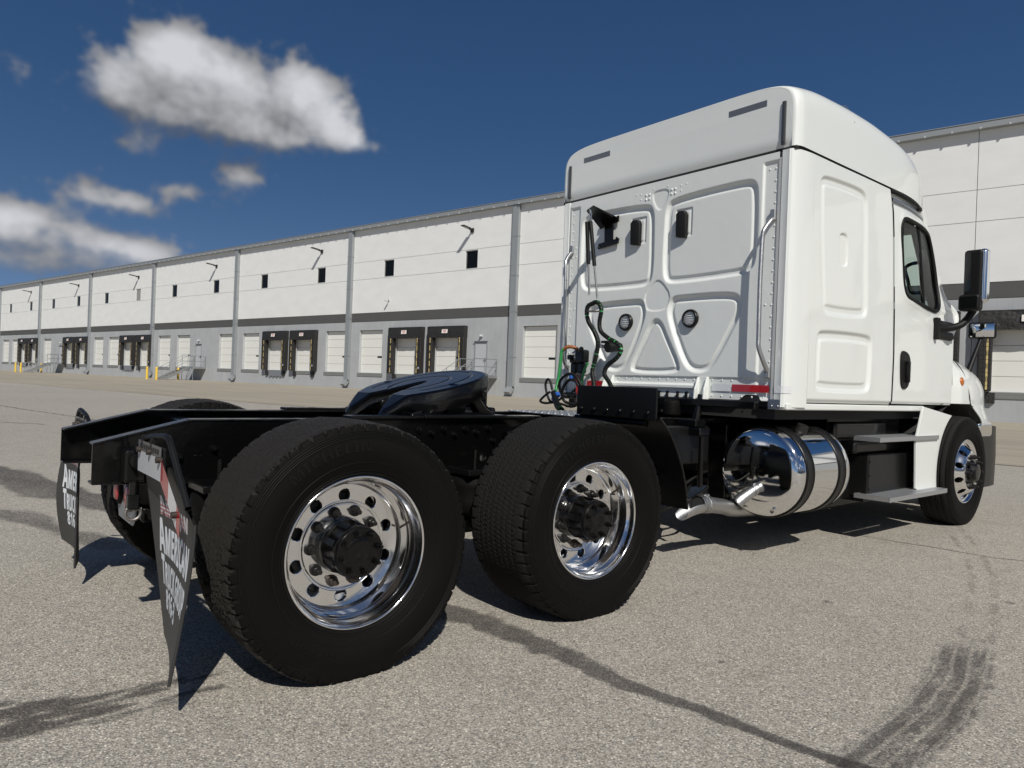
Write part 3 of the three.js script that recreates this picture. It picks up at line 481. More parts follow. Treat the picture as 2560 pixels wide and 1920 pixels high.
  const ty = part('tyre', [t.inner, t.outer], M.rubber, proto); part('tread', mud.tread, M.muddy, proto); part('sidewall_lettering', letters, M.rubberGloss, proto); part('sidewall_rings', rings, M.rubberGloss, proto);
  part('rim', [rimG, barrel, disc, lip, seat], M.polish, proto); part('brake_drum', drum, M.satin, proto);
  part('hub', [hub, ...ribsG], M.black, proto); part('valve_stem', stem, M.rust, proto);
  rivetRing(10, 0.1425, (x, y) => { const o = part('lug_nut', nutG, Math.abs(N3(x * 40, y * 40, 2)) > 0.22 ? M.rust : M.nutDark, proto); o.position.set(x, y, -0.137); });
  rivetRing(8, 0.080, (x, y) => { const o = part('hub_stud', studG, M.black, proto); o.position.set(x, y, 0); }, 0.3);
  proto.position.set(0, 0.485, 1.16); proto.userData.label = 'rear right wide drive wheel with gritty tread'; 
  drivePos.forEach(([x, q], i) => { if (!i) return; const w = proto.clone(); w.name = 'drive_wheel_00' + i; w.userData = {}; w.position.set(x, 0.485, 1.16 * q); if (q < 0) w.rotation.y = Math.PI; if (i % 2) { w.children[1].geometry = t.tread; w.children[1].material = M.tread; } truck.add(w); const spin = [0, 0.21, 0.4, 0.7][i]; for (const c of w.children) if (!['tyre', 'tread', 'brake_drum', 'sidewall_lettering', 'sidewall_rings'].includes(c.name)) { c.position.applyAxisAngle(V(0, 0, 1), spin); c.rotation.z += spin; } });
}
{ // steered front wheels
  const t = tyre({ R: 0.512, rim: 0.288, W: 0.285, TW: 0.245, ribs: 4, drive: false, n: 300, flat: 0.498 }), tz = -0.118;
  for (const g of [t.inner, t.tread, t.outer]) g.translate(0, 0, tz);
  const wallZ = (r) => { let z = 0.12; for (let i = t.sec.length - 17; i + 1 < t.sec.length; i++) { const [r0, z0] = t.sec[i], [r1, z1] = t.sec[i + 1]; if ((r - r0) * (r - r1) <= 0) z = lerp(z0, z1, (r - r0) / (r1 - r0 || 1)); } return z + tz; };
  const rings = [0.32, 0.37, 0.455].map((r) => { const q = new THREE.TorusGeometry(r, 0.0018, 6, 120); q.translate(0, 0, wallZ(r)); return q; });
  const rimG = latheZ([[0.2985, -0.001], [0.297, 0.005], [0.290, 0.006], [0.285, -0.002], [0.281, -0.018], [0.262, -0.020]].reverse(), 96);
  const cone = (r) => 0.052 - 0.075 * smooth(0.17, 0.262, r);
  const disc = sheet(360, 40, (u, v) => { const r = lerp(0.262, 0.108, v), a = u * 2 * Math.PI; return [r * Math.cos(a), r * Math.sin(a), cone(r)]; }, (u, v) => { const r = lerp(0.262, 0.108, v), a = u * 2 * Math.PI, c = (Math.floor(u * 10) + 0.5) / 10 * 2 * Math.PI; return Math.hypot(r * Math.cos(a) - 0.216 * Math.cos(c), r * Math.sin(a) - 0.216 * Math.sin(c)) > 0.026; });
  const hub = latheZ([[0.112, 0.02], [0.110, 0.06], [0.098, 0.072], [0.080, 0.078], [0.078, 0.098], [0.060, 0.104], [0, 0.105]].reverse(), 40);
  const proto = group('front_wheel', truck);
  part('tyre', [t.inner, t.outer, ...rings], M.rubber, proto); part('tread', t.tread, M.tread, proto); part('rim', [rimG, disc], M.polish, proto); part('hub', hub, M.black, proto);
  part('brake_drum', latheZ([[0.02, -0.03], [0.2, -0.03], [0.2, -0.2], [0.02, -0.2]], 32), M.satin, proto);
  rivetRing(10, 0.1425, (x, y) => { const o = part('lug_nut', capNutG, M.nutDark, proto); o.position.set(x, y, 0.05); });
  proto.position.set(6.2076, 0.499, 1.222);
  const w = proto.clone(); w.name = 'front_wheel_001'; w.position.set(6.2076, 0.499, -1.222); w.rotation.y = Math.PI; truck.add(w);
}
{ // frame rails: C channels, tapering at the back end
  const prof = [[-0.80, 0.700], [-0.80, 0.858], [-0.435, 0.952], [6.9, 0.952], [6.9, 0.685], [-0.42, 0.685]];
  const rail = (z0, z1) => { const g = extr(shape2(prof), Math.abs(z1 - z0)); g.translate(0, 0, Math.min(z0, z1)); return g; };
  const flange = (pts, z0, z1, th) => join(pts.slice(1).map(([x, y], i) => { const [a, b] = pts[i], L = Math.hypot(x - a, y - b), g = rb(0, L, -th, 0, Math.min(z0, z1), Math.max(z0, z1), 0.004, 1); g.rotateZ(Math.atan2(y - b, x - a)); g.translate(a, b, 0); return g; }));
  for (const q of [1, -1]) {
    const r = part('frame_rail', [rail(q * 0.424, q * 0.433), flange([[-0.80, 0.862], [-0.435, 0.956], [6.9, 0.956]], q * 0.350, q * 0.438, 0.010), flange([[-0.80, 0.706], [-0.42, 0.690], [6.9, 0.690]], q * 0.350, q * 0.438, 0.010)], M.black, truck);
    const bolts = []; const bolt = (x, y) => bolts.push(bar([x, y, q * 0.43], [x, y, q * 0.447], 0.017, 0.016, 6), bar([x, y, q * 0.447], [x, y, q * 0.462], 0.009, 0.008, 8));
    for (const [x, y] of [[-0.62, 0.79], [-0.48, 0.80], [-0.34, 0.83], [-0.22, 0.74], [0.55, 0.90], [0.62, 0.84], [0.70, 0.90], [0.78, 0.88], [0.86, 0.90], [0.93, 0.87], [1.0, 0.90], [1.08, 0.88], [1.16, 0.90], [0.66, 0.76], [0.8, 0.75], [1.2, 0.83], [2.25, 0.9], [2.35, 0.8], [2.5, 0.88]]) bolt(x, y);
    part('bolts', bolts, M.black, r).userData.kind = 'stuff';
  }
  for (const x of [-0.30, 0.65, 1.75, 2.7, 4.0, 5.2]) part('crossmember', [rb(x - 0.05, x + 0.05, 0.74, 0.92, -0.425, 0.425, 0.01)], M.black, truck);
  part('end_crossmember', [rb(-0.66, -0.645, 0.72, 0.82, -0.42, 0.42, 0.005)], M.black, truck);
  part('angle_bracket', [rb(-0.70, -0.62, 0.71, 0.84, 0.436, 0.52, 0.01), bar([-0.66, 0.80, 0.46], [-0.66, 0.80, 0.56], 0.03), bar([-0.66, 0.62, 0.50], [-0.66, 0.75, 0.50], 0.018), rb(-0.685, -0.64, 0.60, 0.66, 0.475, 0.525, 0.01)], M.black, truck);
  part('shackle_ring', [(() => { const q = new THREE.TorusGeometry(0.028, 0.007, 8, 20); q.translate(-0.66, 0.585, 0.50); return q; })(), bar([-0.69, 0.60, 0.50], [-0.63, 0.60, 0.50], 0.007)], M.steel, truck);
}
{ // axles, suspension, driveline: black metal under the frame
  for (const x of [0, 1.32]) {
    const a = group('drive_axle', truck);
    part('axle_housing', [bar([x, 0.485, -1.0], [x, 0.485, -0.22], 0.075, 0.09), bar([x, 0.485, 0.22], [x, 0.485, 1.0], 0.09, 0.075), ball([x, 0.49, 0.05], 0.23, 24), rb(x - 0.06, x + 0.06, 0.40, 0.57, -0.95, -0.6, 0.02), rb(x - 0.06, x + 0.06, 0.40, 0.57, 0.6, 0.95, 0.02)], M.black, a);
    for (const q of [1, -1]) {
      part('air_spring', lathe([[0.0, 0.44], [0.11, 0.44], [0.145, 0.47], [0.15, 0.53], [0.135, 0.565], [0.15, 0.60], [0.145, 0.645], [0.10, 0.665], [0, 0.665]], 28).translate(x - 0.30, 0, q * 0.52), M.rubber, a);
      part('trailing_arm', [rb(x - 0.42, x + 0.46, 0.35, 0.43, q * 0.52 - 0.05, q * 0.52 + 0.05, 0.015), bar([x + 0.45, 0.39, q * 0.52], [x + 0.40, 0.72, q * 0.44], 0.04)], M.black, a);
      part('spring_bracket', [rb(x - 0.44, x - 0.16, 0.665, 0.70, q * 0.435, q * 0.66, 0.008), bar([x - 0.24, 0.70, q * 0.60], [x - 0.24, 0.80, q * 0.60], 0.012), bar([x - 0.36, 0.70, q * 0.60], [x - 0.36, 0.80, q * 0.60], 0.012), bar([x - 0.05, 0.56, q * 0.5], [x + 0.05, 0.86, q * 0.47], 0.032)], M.black, a);
      part('brake_chamber', [bar([x - 0.20, 0.62, q * 0.62], [x - 0.02, 0.60, q * 0.62], 0.085, 0.085, 20), bar([x - 0.11, 0.61, q * 0.62], [x - 0.09, 0.61, q * 0.62], 0.098, 0.098, 20), bar([x - 0.02, 0.6, q * 0.62], [x + 0.1, 0.57, q * 0.68], 0.014)], M.black, a);
      part('air_fitting', [bar([x - 0.05, 0.86, q * 0.47], [x + 0.09, 0.885, q * 0.47], 0.024, 0.024, 12), bar([x + 0.09, 0.885, q * 0.47], [x + 0.15, 0.895, q * 0.47], 0.014, 0.010, 8)], M.black, a);
    }
  }
  part('drive_shaft', [bar([0.2, 0.5, 0.03], [1.15, 0.5, 0.03], 0.05), bar([1.5, 0.52, 0.03], [5.2, 0.68, 0], 0.055), rb(4.9, 6.0, 0.45, 1.1, -0.3, 0.3, 0.08)], M.black, truck);
  part('front_axle', [rb(6.12, 6.30, 0.36, 0.48, -1.05, 1.05, 0.03), bar([6.21, 0.5, -1.1], [6.21, 0.5, -0.95], 0.09), bar([6.21, 0.5, 0.95], [6.21, 0.5, 1.1], 0.09), rb(5.6, 6.85, 0.50, 0.55, 0.40, 0.48, 0.01), rb(5.6, 6.85, 0.50, 0.55, -0.48, -0.40, 0.01)], M.black, truck);
  // air tanks and boxes between fender and fuel tank, hoses hanging below
  part('air_tank', [(() => { const g = latheX([[0, 2.35], [0.10, 2.36], [0.15, 2.40], [0.15, 3.05], [0.10, 3.09], [0, 3.10]].map(([r, x]) => [r, x]), 28); g.translate(0, 0.66, 0.20); return g; })()], M.black, truck);
  part('equipment_box', [rb(2.42, 3.12, 0.63, 0.905, 0.44, 0.56, 0.02)], M.satin, truck);
  part('cab_support', [rb(2.86, 2.98, 0.90, 0.955, 0.30, 0.62, 0.01), rb(2.86, 2.98, 0.84, 0.9, 0.44, 0.66, 0.015)], M.black, truck);
  part('hose_post', bar([2.85, 0.49, 0.68], [2.85, 0.84, 0.68], 0.018), M.black, truck);
  for (const x of [3.27, 3.72]) part('tank_bracket', rb(x, x + 0.08, 0.30, 0.92, 0.44, 0.60, 0.015), M.black, truck);
  [[0.42, 0.30, 0.02], [0.36, 0.16, 0.1], [0.50, 0.24, -0.12]].forEach(([z, y, o]) => part('drooping_hose', tube([[2.3, 0.62, z], [2.5, y + 0.22, z + o], [2.85, y + 0.12, z], [3.2, y + 0.24, z + o], [3.5, 0.55, z]], 0.014, 40, 6), M.plastic, truck));
}
{ // fifth wheel: coupling plate tilted down at the back, on its pedestal
  const f = group('fifth_wheel', truck), PX = 0.95, PY = 1.139, SL = 0.267; // the plate falls 0.267 per metre towards the back
  // plan outline, u along the truck from the pivot, w across; the back is forked with a slot to the jaws
  const out = []; for (let i = 0; i <= 40; i++) { const a = -Math.PI * 0.5 + i / 40 * Math.PI; out.push([0.37 * Math.pow(Math.max(0, Math.cos(a)), 0.8), 0.450 * Math.sign(Math.sin(a)) * Math.pow(Math.abs(Math.sin(a)), 0.9)]); }
  out.push([-0.06, 0.445], [-0.13, 0.41], [-0.19, 0.355], [-0.24, 0.305], [-0.30, 0.26], [-0.345, 0.22], [-0.352, 0.19], [-0.345, 0.17], [-0.29, 0.135], [-0.20, 0.095], [-0.08, 0.055], [0.01, 0.040], [0.045, 0.028], [0.055, 0.0], [0.045, -0.028], [0.01, -0.040], [-0.08, -0.055], [-0.20, -0.095], [-0.29, -0.135], [-0.345, -0.17], [-0.352, -0.19], [-0.345, -0.22], [-0.30, -0.26], [-0.24, -0.305], [-0.19, -0.355], [-0.13, -0.41], [-0.06, -0.445]);
  const rim = chaikin(out, 1), plateY = (u) => PY + SL * u - 0.58 * Math.max(0, -0.235 - u);
  const topY = (u, w) => { const d = Math.max(0, inside(rim, u, w)); let y = plateY(u) - 0.012 * smooth(0.018, 0, d); const rr = Math.hypot(u * 1.15 - 0.02, w); y -= 0.0045 * smooth(0.012, 0.006, Math.abs(rr - 0.335)) * smooth(-0.16, -0.12, u) + 0.0045 * smooth(0.012, 0.006, Math.abs(rr - 0.20)) * smooth(-0.16, -0.12, u); return y; };
  const W0 = 150, grid = sheet(W0, W0, (a, b) => { const u = lerp(-0.36, 0.375, a), w = lerp(0.455, -0.455, b); return [PX + u, topY(u, w), w]; }, (a, b) => inside(rim, lerp(-0.36, 0.375, a), lerp(0.455, -0.455, b)) > 0.002);
  const wall = sheet(rim.length, 6, (a, b) => { const k = Math.round(a * rim.length) % rim.length, [u, w] = rim[k], o = 0.006 * Math.sin(b * Math.PI); return [PX + u + o * Math.sign(u), plateY(u) - 0.010 - (0.052 + 0.055 * smooth(-0.30, -0.12, u) * smooth(0.34, 0.20, u) * smooth(0.10, 0.25, Math.abs(w))) * b, w + o * Math.sign(w)]; });
  const under = sheet(40, 40, (a, b) => { const u = lerp(-0.36, 0.375, a), w = lerp(0.455, -0.455, b); return [PX + u, plateY(u) - 0.060, w]; }, (a, b) => inside(rim, lerp(-0.36, 0.375, a), lerp(0.455, -0.455, b)) > 0);
  part('top_plate', [grid, wall, under], M.blackBlue, f);
  const tilt = Math.atan(SL), put = (g) => { g.rotateZ(tilt); g.translate(PX, PY, 0); return g; };
  part('lock_body', put(join([rb(-0.20, 0.22, -0.15, -0.05, 0.24, 0.38, 0.02), rb(-0.20, 0.22, -0.15, -0.05, -0.38, -0.24, 0.02), rb(-0.02, 0.24, -0.15, -0.05, -0.24, 0.24, 0.03), rb(-0.22, -0.02, -0.12, -0.05, 0.07, 0.24, 0.02), rb(-0.22, -0.02, -0.12, -0.05, -0.24, -0.07, 0.02), bar([0.16, -0.09, 0.36], [0.16, -0.09, 0.44], 0.016), rb(-0.28, -0.04, -0.12, -0.09, 0.33, 0.36, 0.01)])), M.black, f);
  for (const q of [1, -1]) {
    const leg = extr(shape2([[0.75, 0.975], [0.795, 0.985], [0.93, 1.10], [0.96, 1.14], [1.08, 1.14], [1.11, 1.08], [1.17, 1.01], [1.24, 0.975]], [[[0.87, 0.985], [0.90, 0.985], [0.96, 1.06], [0.95, 1.075]], [[1.02, 0.985], [1.13, 0.985], [1.08, 1.05], [1.03, 1.06]]]), 0.06, 0.006); leg.translate(0, 0, q > 0 ? 0.34 : -0.40);
    part('pedestal', [leg, rb(0.72, 1.28, 0.957, 0.977, q * 0.28, q * 0.47, 0.006), bar([1.02, 1.11, q * 0.30], [1.02, 1.11, q * 0.45], 0.035)], M.black, f);
  }
  part('slide_plate', [rb(0.30, 1.55, 0.957, 0.972, 0.36, 0.46, 0.004), rb(0.30, 1.55, 0.957, 0.972, -0.46, -0.36, 0.004), rb(0.85, 1.2, 0.93, 0.965, -0.36, 0.36, 0.01)], M.black, f);
}
{ // quarter fenders ahead of the drive tyres
  for (const q of [1, -1]) {
    const prof = [[1.835, 1.165], [1.845, 1.0], [1.86, 0.985], [1.955, 0.895], [2.055, 0.728], [2.105, 0.595], [2.128, 0.466]];
    const c = new THREE.SplineCurve(prof.slice(1).map((p) => new THREE.Vector2(...p)));
    const skin = (o) => sheet(24, 6, (u, v) => { const p = c.getPoint(u), n = c.getTangent(u); return [p.x + n.y * o, p.y - n.x * o, q * lerp(0.48, 1.115, v)]; });
    const f = group('quarter_fender', truck);
    part('fender_skin', [skin(0), skin(0.008), tube([...Array(12)].map((_, i) => { const p = c.getPoint(i / 11); return [p.x, p.y, q * 1.115]; }), 0.008, 30, 6), rb(1.832, 1.844, 0.985, 1.166, q * 0.47, q * 1.10, 0.004)], M.satin, f);
    part('bolt', Array.from({ length: 6 }, (_, i) => ball([1.828, 1.025 - 0.0 * i, q * (0.52 + i * 0.105)], 0.013, 10)), M.black, f);
    part('fender_arm', [bar([1.87, 0.96, q * 0.43], [1.87, 0.96, q * 1.0], 0.022)], M.black, f);
  }
  const d = group('deck_plate', truck); part('plate', rb(1.95, 2.75, 0.958, 0.966, -0.36, 0.30, 0.003), M.aluTread, d);
  const bumps = []; for (let i = 0; i < 26; i++) for (let j = 0; j < 20; j++) { const g = new THREE.SphereGeometry(0.011, 6, 4); g.scale(1.3, 0.35, 0.5); g.rotateY((i + j) % 2 ? 0.8 : -0.8); g.translate(1.97 + i * 0.031, 0.966, -0.345 + j * 0.0335); bumps.push(g); }
  part('tread_bumps', bumps, M.aluTread, d).userData.kind = 'stuff';
}
{ // fuel tanks with straps
  const mk = (q, L0, L1) => {
    const t = group('fuel_tank', truck), R = 0.319, Y = 0.612, Zc = q * 0.92, mv = (g) => { g.translate(0, Y, Zc); return g; };
    const shell = mv(latheX([[0, L0 - 0.056], [0.06, L0 - 0.0545], [0.12, L0 - 0.050], [0.18, L0 - 0.0425], [0.23, L0 - 0.0335], [0.265, L0 - 0.0255], [0.284, L0 - 0.018], [0.297, L0 - 0.008], [0.306, L0 + 0.005], [0.3125, L0 + 0.020], [0.3175, L0 + 0.05], [0.3155, L0 + 0.058], [0.3155, L0 + 0.066], [0.319, L0 + 0.072], [R, L1 - 0.07], [0.316, L1 - 0.03], [0.300, L1 + 0.0], [0.24, L1 + 0.03], [0.12, L1 + 0.045], [0, L1 + 0.05]], 112));
    part('tank_shell', shell, M.chrome, t);
    for (const [a, b] of [[3.255, 3.355], [3.70, 3.80]]) part('strap', mv(latheX([[0.3205, a], [0.327, a + 0.004], [0.328, a + 0.012], [0.3235, a + 0.016], [0.3235, b - 0.016], [0.328, b - 0.012], [0.327, b - 0.004], [0.3205, b]], 96)), M.satin, t);
    const cn = (r) => [3.50, Y + r * 0.914, Zc + q * r * 0.406]; part('filler_cap', [bar(cn(0.31), cn(0.334), 0.046, 0.040, 20), bar(cn(0.332), cn(0.362), 0.043, 0.041, 14)], M.nutDark, t);
    part('drain_boss', [bar([L0 - 0.042, Y - 0.255, Zc + q * 0.13], [L0 - 0.026, Y - 0.255, Zc + q * 0.13], 0.016, 0.014, 12)], M.chrome, t);
  };
  mk(1, 3.20, 3.90); mk(-1, 3.20, 3.90);
}
{ // exhaust: turned-out tail pipe under the fuel tank, with clamp
  const e = group('exhaust_pipe', truck);
  const path = [[4.0, 0.27, 0.68], [3.3, 0.302, 0.70], [3.1, 0.338, 0.705], [2.92, 0.368, 0.718], [2.76, 0.386, 0.735]];
  part('pipe', [tube(path, 0.055, 50, 24)], M.alu, e);
  part('clamp', [bar([2.90, 0.371, 0.720], [2.85, 0.377, 0.725], 0.060, 0.060, 24), bar([2.82, 0.380, 0.728], [2.806, 0.381, 0.729], 0.0615, 0.0615, 24), bar([2.80, 0.381, 0.73], [2.75, 0.387, 0.735], 0.0585, 0.060, 24, true), rb(2.83, 2.89, 0.42, 0.448, 0.70, 0.74, 0.008)], M.alu, e);
  const curl = (o) => sheet(24, 14, (u, v) => { const a = lerp(-3.1, 0.15, u) + 0.25 * v, r = 0.060 + 0.012 * v + o, w = lerp(1, 0.72, v * v); return [lerp(2.755, 2.635, v), 0.386 - 0.044 * v * v - 0.008 * v + r * Math.sin(a) * w, lerp(0.735, 0.695, v) + r * Math.cos(a) * w]; });
  part('turn_out', [curl(0), curl(0.003)], M.alu, e);
  part('pipe_mouth', bar([2.755, 0.386, 0.735], [2.80, 0.382, 0.731], 0.047, 0.047, 20), M.interior, e);
}

// ---------------------------------------------------------------- the truck: cab
const XB = 3.14, HW = 1.15;
const table = (xs, ys) => (x) => { if (x <= xs[0]) return ys[0]; for (let i = 1; i < xs.length; i++) if (x <= xs[i]) return lerp(ys[i - 1], ys[i], (x - xs[i - 1]) / (xs[i] - xs[i - 1])); return ys[ys.length - 1]; };
const XA = table([1.0, 1.964, 2.003, 2.258, 2.404, 2.749, 2.929, 3.172, 3.3], [6.35, 6.25, 6.113, 5.948, 5.83, 5.581, 5.437, 5.146, 5.0]);
const sideZ = (x, y) => { const t = clamp((x - 4.75) / (XA(y) - 4.75), 0, 1.15), top = smooth(1.80, 2.25, y); return HW - top * 0.12 * t * t - (1 - top) * 0.02 * t * t; };
const SEAMY = 2.83;
// embossed pockets: a sloped rim, a flat ledge, a raised middle
const pocket = (d, depth, rim, ledge, back, rim2) => d <= 0 ? 0 : depth * smooth(0, rim, d) - back * smooth(rim + ledge, rim + ledge + rim2, d);
const half = { // outlines on the right half of the back wall, [z, y]
  upper: chaikin([[0.055, 2.62], [0.16, 2.665], [0.73, 2.682], [0.86, 2.66], [0.878, 2.50], [0.878, 2.10], [0.83, 2.0], [0.70, 1.985], [0.20, 1.975], [0.075, 1.99], [0.04, 2.10], [0.045, 2.40]], 2),
  lower: chaikin([[0.10, 1.80], [0.14, 1.89], [0.25, 1.895], [0.64, 1.892], [0.76, 1.86], [0.785, 1.74], [0.72, 1.62], [0.575, 1.36], [0.49, 1.285], [0.34, 1.29], [0.25, 1.385], [0.115, 1.69]], 2),
};
const mid = {
  tri: chaikin([[-0.07, 1.69], [0, 1.735], [0.07, 1.69], [0.12, 1.59], [0.275, 1.32], [0.20, 1.275], [-0.20, 1.275], [-0.275, 1.32], [-0.12, 1.59]], 2),
  penta: chaikin([[0, 2.035], [0.06, 2.0], [0.135, 1.905], [0.12, 1.82], [0.08, 1.777], [-0.08, 1.777], [-0.12, 1.82], [-0.135, 1.905], [-0.06, 2.0]], 1),
  pick: chaikin([[-0.08, 2.745], [0.08, 2.745], [0.085, 2.68], [0.03, 2.58], [-0.03, 2.58], [-0.085, 2.68]], 2),
  latch: [[0.145, 2.34], [0.305, 2.34], [0.305, 2.56], [0.145, 2.56]],
};
{
  const depth = (z, y) => {
    const a = Math.abs(z); let h = 0;
    let d = inside(half.upper, a, y); if (d > 0) { h += pocket(d, 0.025, 0.028, 0.018, 0.011, 0.018); const e = inside(mid.latch, a, y); h += pocket(e, 0.008, 0.010, 0.012, 0.004, 0.006); }
    d = inside(half.lower, a, y); if (d > 0) h += pocket(d, 0.028, 0.034, 0.014, 0.012, 0.016);
    d = inside(mid.tri, z, y); if (d > 0) h += pocket(d, 0.022, 0.030, 0.010, 0.010, 0.012);
    d = inside(mid.penta, z, y); if (d > 0) h += pocket(d, 0.007, 0.010, 0.5, 0, 0.01);
    d = inside(mid.pick, z, y); if (d > 0) h += pocket(d, 0.007, 0.010, 0.5, 0, 0.01);
    h += 0.013 * smooth(0.898, 0.912, a) * smooth(2.765, 2.745, y) * smooth(1.11, 1.13, y);
    if (y < 1.262) h += 0.008 * smooth(1.262, 1.254, y);
    if (y > 1.165 && y < 1.21 && a < 0.42) h -= 0.020 * smooth(1.165, 1.172, y) * smooth(1.21, 1.20, y);
    h += 0.0015 * fbm(z * 3.1, y * 3.1, 2, 3) + 0.0004 * N3(z * 13, y * 13, 5); // oil-canned sheet metal
    return h;
  };
  const bottom = (z) => { const a = Math.abs(z); return 1.105 + 0.04 * smooth(0.76, 0.83, a) * smooth(0.95, 0.90, a); };
  const g = sheet(330, 270, (u, v) => { const z = lerp(-1.022, 1.022, u), y = lerp(bottom(z), 2.814, v); return [XB + depth(z, y), y, z]; }, null, (p) => [p[2], p[1]]);
  const back = part('back_panel', g, M.whiteBack, truck);
  const rv = []; const rivet = (z, y, r = 0.0085) => { const q = new THREE.SphereGeometry(r, 8, 5, 0, Math.PI * 2, 0, Math.PI / 2); q.scale(1, 0.7, 1); q.rotateZ(Math.PI / 2); q.translate(XB + depth(z, y), y, z); rv.push(q); };
  for (const q of [1, -1]) {
    for (let y = 1.30; y < 2.72; y += 0.078) { rivet(q * 0.992, y + 0.008 * N3(y * 9, q), 0.0075); if (N3(y * 5.3, q, 2) > 0.12) rivet(q * 0.945, y + 0.004, 0.0075); }
    for (let z = 0.05; z < 1.0; z += 0.082) { rivet(q * z, 1.242, 0.0075); if (z > 0.46) rivet(q * z, 1.128, 0.0075); }
    for (const z of [0.10, 0.135]) for (const y of [2.70, 2.735]) rivet(q * (z + 0.01), y - 0.01, 0.010);
    for (const [z, y] of [[0.20, 2.74], [0.20, 2.70], [0.07, 2.76], [0.25, 2.745]]) rivet(q * z, y, 0.006);
  }
  part('rivets', rv, M.whiteBack, back).userData.kind = 'stuff';
  // black pull latches in their pockets
  for (const z of [0.225, -0.235]) {
    const q = shape2([[-0.032, -0.098], [0.028, -0.088], [0.033, 0.075], [0.016, 0.097], [-0.018, 0.094], [-0.032, 0.07]]), lg = extr(q, 0.045, 0.008, 2); lg.rotateY(Math.PI / 2); // its face looks back, -x
    const gg = new THREE.BufferGeometry().copy(lg); gg.rotateY(0); gg.translate(0, 2.432, z); const Pp = gg.attributes.position; for (let i = 0; i < Pp.count; i++) Pp.setX(i, XB + 0.022 - (Pp.getX(i)) * 1.15 * (0.55 + 0.45 * smooth(0.06, -0.05, Pp.getZ(i) - z)));
    gg.computeVertexNormals(); part('latch_handle', toCreasedNormals(gg, 0.6), M.plastic, back);
  }
  for (const z of [0.326, -0.32]) { // round work lamps, not lit
    const l = latheX([[0.052, -0.010], [0.056, -0.022], [0.068, -0.018], [0.072, 0.0], [0.070, 0.012]], 40); l.translate(XB + 0.006, 1.704, z); part('lamp_bezel', l, M.satin, back);
    const c = latheX([[0, -0.014], [0.03, -0.013], [0.054, -0.008]], 32); c.translate(XB + 0.004, 1.704, z); part('lamp_lens', c, M.lens, back);
    part('lamp_grille', Array.from({ length: 5 }, (_, i) => { const w = Math.sqrt(0.048 ** 2 - (0.017 * (i - 2)) ** 2); return bx(XB - 0.013, XB - 0.009, 1.7025 + 0.017 * (i - 2), 1.7055 + 0.017 * (i - 2), z - w, z + w); }), M.galv, back);
  }
  const tape = (z0, z1, m, y0 = 1.163, y1 = 1.214) => part('reflective_tape', sheet(10, 2, (u, v) => { const z = lerp(z0, z1, u), y = lerp(y0, y1, v); return [XB + depth(z, y) * 0.4 - 0.003, y, z]; }, null, (p) => [p[2], p[1]]), m, back);
  tape(0.545, 0.708, M.tapeWhite); tape(0.712, 1.002, M.red); tape(-0.74, -0.45, M.red, 1.168, 1.212); tape(-0.95, -0.745, M.tapeWhite, 1.168, 1.212);
}
for (const q of [1, -1]) { // rear corner posts, rolled from the back flange to the side wall
  const plan = [[XB + 0.02, 1.022], [XB + 0.02, 1.036], [XB + 0.004, 1.038], [XB, 1.042], [XB - 0.001, 1.088], [XB - 0.004, 1.094], [XB + 0.002, 1.101]];
  for (let i = 1; i <= 12; i++) { const a = i / 12 * Math.PI / 2; plan.push([XB + 0.002 + 0.235 * (1 - Math.cos(a)), 1.101 + 0.049 * Math.sin(a)]); }
  let g = sheet(plan.length - 1, 8, (u, v) => { const p = plan[Math.round(u * (plan.length - 1))]; const y = lerp(1.07, SEAMY - 0.012, v); return [p[0], y, q * p[1]]; }, null, (p) => [p[2], p[1]]);
  const c = part('corner_post', toCreasedNormals(g, 0.7), M.white, truck);
  part('seal_strip', rb(XB + 0.004, XB + 0.02, 1.11, 2.775, q * 1.012, q * 1.036, 0.003), M.sealGrey, c);
  part('foot_flange', [rb(XB - 0.002, XB + 0.004, 1.052, 1.12, q * 1.0, q * 1.095, 0.004), ball([XB - 0.002, 1.075, q * 1.03], 0.008, 8), ball([XB - 0.002, 1.075, q * 1.075], 0.008, 8)], M.alu, c);
  if (q > 0) part('reflective_tape', sheet(12, 1, (u, v) => { const k = lerp(3, 11.5, u), i = Math.floor(k), f = k - i, a = plan[i], b = plan[Math.min(i + 1, plan.length - 1)]; return [lerp(a[0], b[0], f) - 0.003, lerp(1.163, 1.214, v), lerp(a[1], b[1], f) + 0.0025]; }, null, (p) => [p[2], p[1]]), M.tapeWhite, c);
}
const sideUp = chaikin([[3.44, 2.60], [3.47, 2.70], [3.60, 2.722], [4.06, 2.735], [4.17, 2.70], [4.195, 2.58], [4.245, 1.92], [4.25, 1.79], [4.17, 1.745], [3.66, 1.728], [3.56, 1.74], [3.53, 1.83]], 2);
const sideSlot = chaikin([[3.783, 2.15], [3.775, 2.32], [3.80, 2.35], [3.88, 2.355], [3.91, 2.32], [3.922, 2.15], [3.90, 2.11], [3.82, 2.105]], 1);
const sideLow = chaikin([[3.475, 1.50], [3.49, 1.60], [3.57, 1.632], [4.25, 1.648], [4.34, 1.62], [4.352, 1.54], [4.345, 1.27], [4.32, 1.20], [4.21, 1.18], [3.56, 1.178], [3.485, 1.20], [3.475, 1.30]], 2);
const SX0 = XB + 0.237, DX = (y) => table([1.1, 1.5, 1.9, 2.4, 2.66, 2.83], [4.735, 4.744, 4.722, 4.675, 4.635, 4.577])(y); // the door's rear shut line
